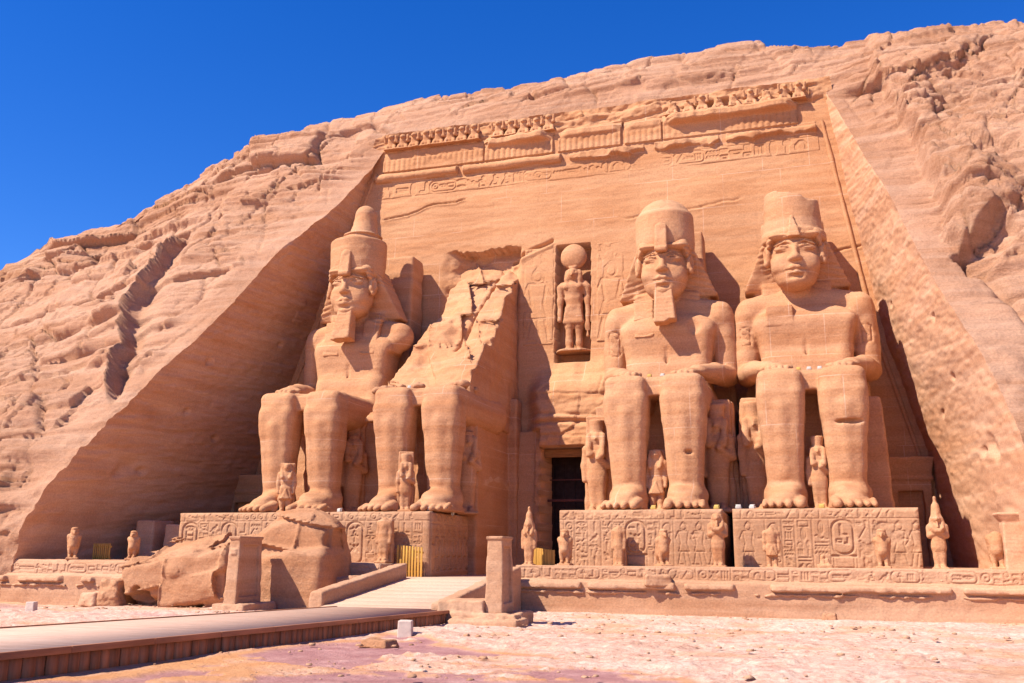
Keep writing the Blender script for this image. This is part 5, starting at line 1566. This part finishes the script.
# ------------------------------------------------------------------ small statues
def figure_sdf(h, kind='king', crown=None, crossed=False, headless=False, slab=False, seed=0, rough=.008, scale_w=1.0):
    """standing statue about h tall without its crown, facing -y, feet at z = 0"""
    H = h; w = scale_w * .86
    top = {None: 0, 'tall': .34, 'flat': .20, 'plume': .26, 'disc': .26}[crown]
    s = SDF((-.36 * H, -.36 * H, -.02 * H), (.36 * H, .30 * H, H * (1.06 + top)), H / 62)
    def c(a, b, r1, r2, k=.02, **q): s.cap(np.array(a) * H, np.array(b) * H, r1 * H, r2 * H, k * H, **q)
    def e(a, r, k=.02, **q): s.ell(np.array(a) * H, np.array(r) * H, k * H, **q)
    s.tbox(0, .045 * H, (.17 * H * w, .17 * H), (.16 * H * w, .16 * H), (0, -.02 * H), rnd=.01 * H)
    if kind in ('mummy', 'queen'):
        for sx in (-1, 1):
            c((.045 * sx, 0, .05), (.055 * sx * w, 0, .45), .05, .075, .05)
            c((.05 * sx, .01, .06), (.05 * sx, -.10, .06), .04, .035, .03)
        c((0, 0, .42), (0, 0, .55), .115 * w, .09, .05, sc=(1.1, .85, 1))
    else:
        for sx in (-1, 1):
            c((.065 * sx, .0 - .03 * (sx > 0), .05), (.065 * sx, 0, .30), .048, .062, .03)
            c((.065 * sx, .02, .06), (.068 * sx, -.10, .055), .04, .035, .03)
        s.tbox(.27 * H, .52 * H, (.15 * H * w, .085 * H), (.105 * H, .07 * H), (0, -.01 * H), rnd=.03 * H, k=.02 * H)
        s.tbox(.28 * H, .47 * H, (.085 * H, .06 * H), (.015 * H, .05 * H), (0, -.06 * H), rnd=.01 * H, k=.01 * H)
    c((0, 0, .50), (0, 0, .72), .095, .125, .05, sc=(1.15 * w, .75, 1))
    for sx in (-1, 1):
        c((0, .01, .80), (.135 * sx * w, .01, .775), .06, .055, .05)
        if crossed:
            c((.16 * sx * w, .01, .76), (.165 * sx * w, -.01, .60), .05, .045, .03)
            c((.165 * sx * w, -.02, .60), (-.03 * sx, -.115, .69), .042, .035, .03)
            c((-.03 * sx, -.125, .69), (-.09 * sx, -.12, .75), .03, .025, .02)
        else:
            c((.16 * sx * w, .01, .76), (.18 * sx * w, .01, .58), .05, .042, .03)
            if kind == 'queen' and sx > 0:
                c((.18 * sx * w, .0, .58), (.03, -.11, .66), .04, .033, .03)
            else:
                c((.18 * sx * w, .01, .58), (.175 * sx * w, -.03, .40), .042, .035, .03)
    if kind == 'queen':
        for sx in (-1, 1): e((.06 * sx, -.095, .715), (.045, .04, .042), .02)
    if not headless:
        c((0, 0, .78), (0, -.01, .86), .055, .05, .03)
        e((0, -.03, .905), (.068, .078, .088), .02)
        e((0, -.105, .895), (.016, .02, .028), .015)
        for sx in (-1, 1): e((.028 * sx, -.105, .918), (.018, .014, .010), .006, mode='-')
        c((-.025, -.10, .868), (.025, -.10, .868), .009, .009, .006, mode='-')
        if kind == 'queen':
            s.tbox(.76 * H, .985 * H, (.135 * H, .07 * H), (.095 * H, .09 * H), (0, .02 * H), rnd=.035 * H, k=.015 * H)
            for sx in (-1, 1): c((.085 * sx, -.05, .93), (.085 * sx, -.105, .70), .042, .036, .02)
        else:
            s.tbox(.80 * H, .985 * H, (.145 * H, .055 * H), (.085 * H, .085 * H), (0, .02 * H), rnd=.03 * H, k=.015 * H)
            for sx in (-1, 1): c((.09 * sx, -.03, .82), (.075 * sx, -.095, .70), .036, .034, .02)
            if kind != 'prince': c((0, -.095, .835), (0, -.115, .76), .022, .026, .01)
        if crown == 'tall':
            c((0, .01, .99), (0, .02, 1.13), .088, .068, .02); c((0, .02, 1.13), (0, .02, 1.25), .060, .028, .02); e((0, .02, 1.28), (.034, .034, .04), .02)
        elif crown == 'flat': s.cyl(.96 * H, 1.14 * H, .085 * H, .098 * H, (0, .02 * H), 1, .012 * H)
        elif crown == 'plume':
            s.cyl(.96 * H, 1.03 * H, .085 * H, .09 * H, (0, .02 * H), 1, .01 * H); s.tbox(1.0 * H, 1.24 * H, (.085 * H, .03 * H), (.075 * H, .025 * H), (0, .03 * H), rnd=.02 * H)
    else:
        c((0, 0, .78), (.01, -.01, .845), .06, .045, .03)
    if slab:
        zt = H * (1.0 + top) if not headless else .86 * H
        s.tbox(0, zt, (.20 * H * w, .07 * H), (.17 * H * w, .055 * H), (0, .13 * H), rnd=.015 * H, k=.01 * H)
    s.rough(rough * H, .14 * H, seed + 1, 3); s.strata(rough * .5 * H, .08 * H, seed + 2)
    return s

def statue(name, label, cat, loc, rz=0.0, group=None, mat=None, **kw):
    s = figure_sdf(**kw)
    o = link(name, s.mesh(name), mat or M_STATUE, None, loc, rz)
    return tag(o, label, cat, group)

ZT = 2.84
G1 = 'small statues standing along the terrace'
statue('king_statue', 'slender figure in a tall tapering crown beside the doorway fence', 'statue', (-14.68, -16, ZT), .0, G1, h=2.5, kind='mummy', crown='tall', seed=1000, scale_w=.9)
statue('king_statue', 'eroded faceless standing figure against the broken-cornered pedestal', 'statue', (-9.75, -15.2, ZT), .0, G1, h=2.5, kind='mummy', seed=1010, rough=.006, slab=True, headless=True, scale_w=.85)
statue('king_statue', 'figure with crossed arms standing at the gap between the two right pedestals', 'statue', (-4.3, -16, ZT), .0, G1, h=2.85, kind='mummy', crossed=True, seed=1020)
statue('king_statue', 'headless kilted figure on the terrace in front of the rightmost pedestal', 'statue', (-1.58, -16, ZT), .1, G1, h=2.35, kind='king', headless=True, seed=1030)
statue('king_statue', 'tall crossed-arm figure with pointed crown standing in shadow at the pedestal end', 'statue', (6.42, -16, ZT), -.05, G1, h=2.75, kind='mummy', crown='tall', crossed=True, seed=1040)
statue('king_statue', 'broken headless figure leaning on the pedestal beside the yellow slatted fence', 'statue', (-23.8, -15.4, 2.92), .0, G1, h=3.0, kind='mummy', headless=True, slab=True, seed=1050, rough=.012, scale_w=.9)

def falcon_sdf(headless=False, seed=0):
    s = SDF((-.75, -.85, -.02), (.75, .8, 2.15), .035)
    s.tbox(0, .16, (.38, .52), (.35, .5), (0, .02), rnd=.03)
    s.cap((0, .10, .75), (0, -.02, 1.38), .34, .33, .1, sc=(1.0, 1.0, 1.05))
    s.cap((0, -.10, 1.25), (0, -.14, .9), .27, .28, .1)
    for sx in (-1, 1):
        s.cap((.17 * sx, -.06, .75), (.15 * sx, -.10, .25), .17, .10, .06)
        s.cap((.15 * sx, -.13, .22), (.16 * sx, -.34, .2), .09, .08, .05)
        s.cap((.31 * sx, .0, 1.42), (.22 * sx, .36, .5), .18, .11, .06, sc=(.7, 1, 1))
        s.cap((.30 * sx, -.30, 1.25), (.30 * sx, -.1, .7), .03, .03, .05, mode='-')
    s.tbox(.12, .8, (.16, .10), (.24, .16), (0, .42), (0, .25), rnd=.04, k=.08)
    if not headless:
        s.ell((0, -.08, 1.72), (.24, .28, .26), .08)
        s.cap((0, -.36, 1.72), (0, -.46, 1.60), .09, .05, .05)
        for sx in (-1, 1): s.ell((.17 * sx, -.33, 1.76), (.07, .05, .05), .03, mode='-')
        s.ell((0, -.12, 1.92), (.22, .22, .10), .05)
    s.rough(.03, .3, seed, 4)
    return s
f1 = falcon_sdf(False, 1100).mesh('falcon_statue'); f2 = falcon_sdf(True, 1110).mesh('falcon_statue'); f3 = falcon_sdf(False, 1120).mesh('falcon_statue')
for me, x, y, z, rz, sc, lb in (
    (f1, -12.6, -16, ZT, .0, 1.0, 'stone falcon standing nearest the doorway, before the broken pedestal corner'),
    (f3, -7.2, -16, ZT, .5, 1.0, 'stone falcon turned sideways before the middle of the pedestal right of the doorway'),
    (f1, 3.8, -16, ZT, -.1, 1.0, 'stone falcon in front of the right half of the rightmost pedestal'),
    (f2, 9.0, -16, ZT, -.1, 1.08, 'headless stone falcon standing alone at the right end of the terrace'),
    (f3, -42.1, -20.0, 3.0, .7, .95, 'larger stone falcon on the short terrace at far left, nearest the cliff'),
    (f1, -37.8, -20.0, 3.0, .3, .85, 'smaller stone falcon on the left terrace just above the fallen block')):
    o = link('falcon_statue', me, M_STATUE, None, (x, y, z), rz); o.scale = (sc,) * 3
    tag(o, lb, 'statue', 'stone falcons on the terrace')
s = SDF((-.5, -.5, -.02), (.5, .5, 1.0), .035)
s.tbox(0, .22, (.4, .4), (.36, .36), (0, 0), rnd=.04); s.cap((-.12, 0, .2), (-.1, 0, .6), .14, .12, .05); s.cap((.14, 0, .2), (.12, 0, .45), .14, .12, .05)
s.rough(.06, .25, 1130, 4)
tag(link('statue_stump', s.mesh('statue_stump'), M_STATUE, None, (1.0, -16, ZT)), 'broken stump of a small statue with only feet left', 'statue stump', G1)

# queens and children beside the royal legs
G2 = 'small royal figures beside the legs of the colossi'
statue('queen_statue', 'queen in long wig and flat crown beside the doorway at the bearded colossus', 'statue', (-12.2, -9.0, PT), .05, G2, h=5.2, kind='queen', crown='flat', slab=True, seed=1200, rough=.006)
statue('prince_statue', 'small prince with triangular kilt between the legs of the domed-crown colossus', 'statue', (-8.2, -11.0, PT), 0, G2, h=3.75, kind='prince', slab=True, seed=1210, rough=.006)
statue('queen_statue', 'eroded queen in relief on the shaded panel right of the domed-crown colossus', 'statue', (-4.75, -8.5, PT), 0, G2, h=5.9, kind='queen', crown='flat', slab=True, seed=1220, rough=.013)
statue('queen_statue', 'narrow worn queen squeezed at the left of the rightmost colossus', 'statue', (-2.45, -8.6, PT), 0, G2, h=5.9, kind='queen', crown='flat', slab=True, seed=1230, rough=.011, scale_w=.9)
statue('queen_statue', 'small queen with one bent arm between the legs of the rightmost colossus', 'statue', (1.1, -11.2, PT), 0, G2, h=3.7, kind='queen', seed=1240, rough=.006, crown='flat')
statue('prince_statue', 'very small figure between the legs of the leftmost colossus', 'statue', (-32.15, -12.7, PT), .4, G2, h=3.3, kind='prince', slab=True, seed=1250, rough=.008)
statue('prince_statue', 'worn little figure on a block between the legs of the shattered colossus', 'statue', (-23.7, -12.7, PT), .4, G2, h=3.2, kind='queen', slab=True, seed=1260, rough=.009, crown='flat')
statue('queen_statue', 'queen in shaded relief right of the legs of the leftmost colossus', 'statue', (-29.4, -8.7, PT), .5, G2, h=5.3, kind='queen', crown='plume', slab=True, seed=1270, rough=.007)
statue('queen_statue', 'tall queen in shaded relief at the right side of the shattered colossus', 'statue', (-21.1, -8.6, PT), .5, G2, h=5.3, kind='queen', crown='plume', slab=True, seed=1280, rough=.007)

# falcon-headed god in the niche
def god():
    H = 6.6
    s = SDF((-1.5, -1.2, -.1), (1.5, 1.1, 9.0), .07)
    def c(a, b, r1, r2, k=.1, **q): s.cap(a, b, r1, r2, k, **q)
    for sx, yy in ((-1, -.15), (1, .2)):
        c((.36 * sx, yy, .1), (.34 * sx, 0, 2.4), .25, .36); c((.36 * sx, yy, .15), (.38 * sx, yy - .6, .12), .2, .17)
    s.tbox(2.1, 3.6, (.82, .48), (.62, .42), (0, 0), rnd=.2, k=.1)
    c((0, 0, 3.5), (0, 0, 4.9), .55, .72, .2, sc=(1.1, .75, 1))
    for sx in (-1, 1):
        c((0, .05, 5.25), (.85 * sx, .05, 5.1), .35, .33, .2); c((.98 * sx, .05, 5.0), (1.05 * sx, .05, 3.8), .28, .24, .1); c((1.05 * sx, .05, 3.8), (1.06 * sx, -.12, 2.5), .24, .2, .1)
    s.ell((0, -.2, 5.95), (.42, .5, .5), .1); c((0, -.6, 5.95), (0, -.78, 5.75), .14, .08, .08)
    for sx in (-1, 1):
        s.ell((.24 * sx, -.58, 6.05), (.10, .10, .08), .03, mode='-'); c((.45 * sx, -.1, 6.1), (.48 * sx, -.38, 4.9), .2, .2, .1)
    s.tbox(5.0, 6.4, (.62, .3), (.5, .4), (0, .15), rnd=.2, k=.1)
    s.cyl(-.2, .1, 1.3, 1.3, (0, 0), 1, .05)
    s.tbox(1.55, 2.45, (.22, .10), (.10, .10), (1.06, -.25), rnd=.05, k=.05)
    c((1.06, -.25, 1.2), (1.06, -.25, 1.6), .14, .06, .05)
    s.rough(.05, .6, 1300, 4); s.strata(.04, .3, 1301)
    root = thing('falcon_god_statue', 'falcon-headed god with a sun disc standing in the tall niche over the doorway', 'statue', (-16.1, 1.75, 18.75))
    link('body', s.mesh('body'), M_STATUE, root)
    s = SDF((-1.3, -.7, 6.0), (1.3, .8, 8.8), .07)
    s.ell((0, .05, 7.35), (1.0, .5, 1.0), 0); s.cyl(6.3, 6.55, .3, .35, (0, -.1), 1, .05, k=.1)
    s.rough(.03, .5, 1305, 3)
    link('sun_disc', s.mesh('sun_disc'), M_STATUE, root)
    root.scale = (1.06, 1.0, 1.06)
god()

# baboons along the top
def baboon_sdf(worn, seed):
    s = SDF((-.75, -.7, -.05), (.75, .6, 1.6), .045)
    s.cap((0, .1, .35), (0, .0, .85), .40, .34, .1)
    for sx in (-1, 1):
        s.cap((.28 * sx, -.15, .35), (.34 * sx, -.32, .1), .17, .13, .08)
        if not worn:
            s.cap((.30 * sx, -.05, .85), (.46 * sx, -.25, .72), .13, .11, .06); s.cap((.46 * sx, -.25, .72), (.50 * sx, -.38, 1.18), .11, .09, .05)
    s.ell((0, -.06, 1.18), (.30, .30, .26), .08)
    s.cap((0, -.2, 1.14), (0, -.42, 1.08), .17, .13, .06)
    s.tbox(-.2, .10, (.6, .5), (.55, .45), (0, 0), rnd=.05, k=.05)
    if worn:
        s.half((.1, 0, 1.05), (.5, -.2, 1), warp=lambda x, y, z: .2 * fbm(x / .3, y / .3, z / .3, 3, seed))
    s.rough(.08 if worn else .05, .28, seed, 4)
    return s
b1 = baboon_sdf(False, 1400).mesh('baboon_statue'); b2 = baboon_sdf(True, 1410).mesh('baboon_statue'); b3 = baboon_sdf(True, 1420).mesh('baboon_statue')
rb = random.Random(12)
for i in range(14):
    if i == 8: continue
    x = -32.6 + i * 1.10
    o = link('baboon_statue', b1, M_FACADE, None, (x, 2.55 + .01 * i, 37.98), rb.uniform(-.15, .15)); o.scale = (1.08, 1.0, rb.uniform(.95, 1.08))
    tag(o, 'carved baboon with raised paws in the left row above the cornice', 'baboon statue', 'left row of baboons above the cornice')
for i in range(9):
    x = -8.0 + i * 1.22 + rb.uniform(-.1, .1)
    o = link('baboon_statue', (b2, b3, b1)[i % 3] if i < 7 else b1, M_FACADE, None, (x, 2.6, 37.98), rb.uniform(-.3, .3)); o.scale = (1, 1, rb.uniform(.85, 1.1))
    tag(o, 'badly worn baboon in the right row above the cornice', 'baboon statue', 'right row of baboons above the cornice')

# floodlights
def flood(loc, rz, yellow, label, sc=1.0):
    root = thing('floodlight', label, 'floodlight', loc, rz, 'small floodlights on the statues')
    m = M_LAMPY if yellow else M_WHITE
    mb = MB(); mb.hexa([(-.2, -.12, .12), (.2, -.12, .12), (.2, .14, .06), (-.2, .14, .06), (-.2, -.16, .40), (.2, -.16, .40), (.16, .14, .34), (-.16, .14, .34)])
    mb.build('housing', m, root, .02)
    mb = MB(); mb.box(-.16, .16, -.175, -.15, .17, .36); mb.build('lens', M_LAMPG, root)
    mb = MB(); mb.box(-.24, -.21, -.03, .03, 0, .25); mb.box(.21, .24, -.03, .03, 0, .25); mb.box(-.24, .24, -.05, .05, 0, .03); mb.build('bracket', m, root)
    root.scale = (sc,) * 3
PF = PT + .02
for loc, rz, yl, lb in (
    ((-5.35, -12.6, PF), 3.4, 0, 'white floodlight on the pedestal edge, nearest the domed-crown colossus foot'),
    ((-4.55, -12.9, PF), 3.0, 1, 'yellow floodlight on the pedestal edge between the two right colossi'),
    ((-3.35, -12.9, PF), 3.3, 0, 'white floodlight on the pedestal just right of the gap'),
    ((-2.6, -12.9, PF), 2.9, 0, 'white floodlight on the pedestal, nearest the rightmost colossus foot'),
    ((-8.1, -13.0, PF), 3.1, 1, 'yellow floodlight between the feet of the domed-crown colossus'),
    ((1.1, -12.9, PF), 3.1, 1, 'yellow floodlight between the feet of the rightmost colossus'),
    ((-21.75, -13.7, PF), 2.7, 0, 'pale floodlight at the right corner of the pedestal below the shattered colossus'),
    ((-20.95, -11.5, PF - .2), 2.0, 0, 'white floodlight on the shaded side ledge below the shattered colossus'),
    ((-28.1, -12.9, PF), 2.8, 0, 'white floodlight between the leftmost and the shattered colossus')):
    flood(loc, rz, yl, lb, .72)
ZL = PT + 8.28
for i, x in enumerate((-9.2, -8.5, -7.7, -6.9)):
    flood((x, -10.5, ZL - .05), math.pi, i == 1, 'tiny floodlight, %s of four on the lap of the domed-crown colossus' % ('leftmost', 'second from left', 'third from left', 'rightmost')[i], .6)
for i, x in enumerate((.35, .95, 1.55)):
    flood((x, -10.4, ZL - .05), math.pi, i == 0, 'tiny floodlight, %s of three on the lap of the rightmost colossus' % ('leftmost', 'middle', 'rightmost')[i], .6)
for x, y, w in ((-25.0, -9.5, 'leftmost'), (-23.4, -9.0, 'middle'), (-22.9, -8.6, 'rightmost')):
    flood((x, y, ZL + .15), math.pi, 0, 'tiny white floodlight, %s of three among rubble on the broken lap' % w, .65)
print('script', round(time.time() - T0, 1))
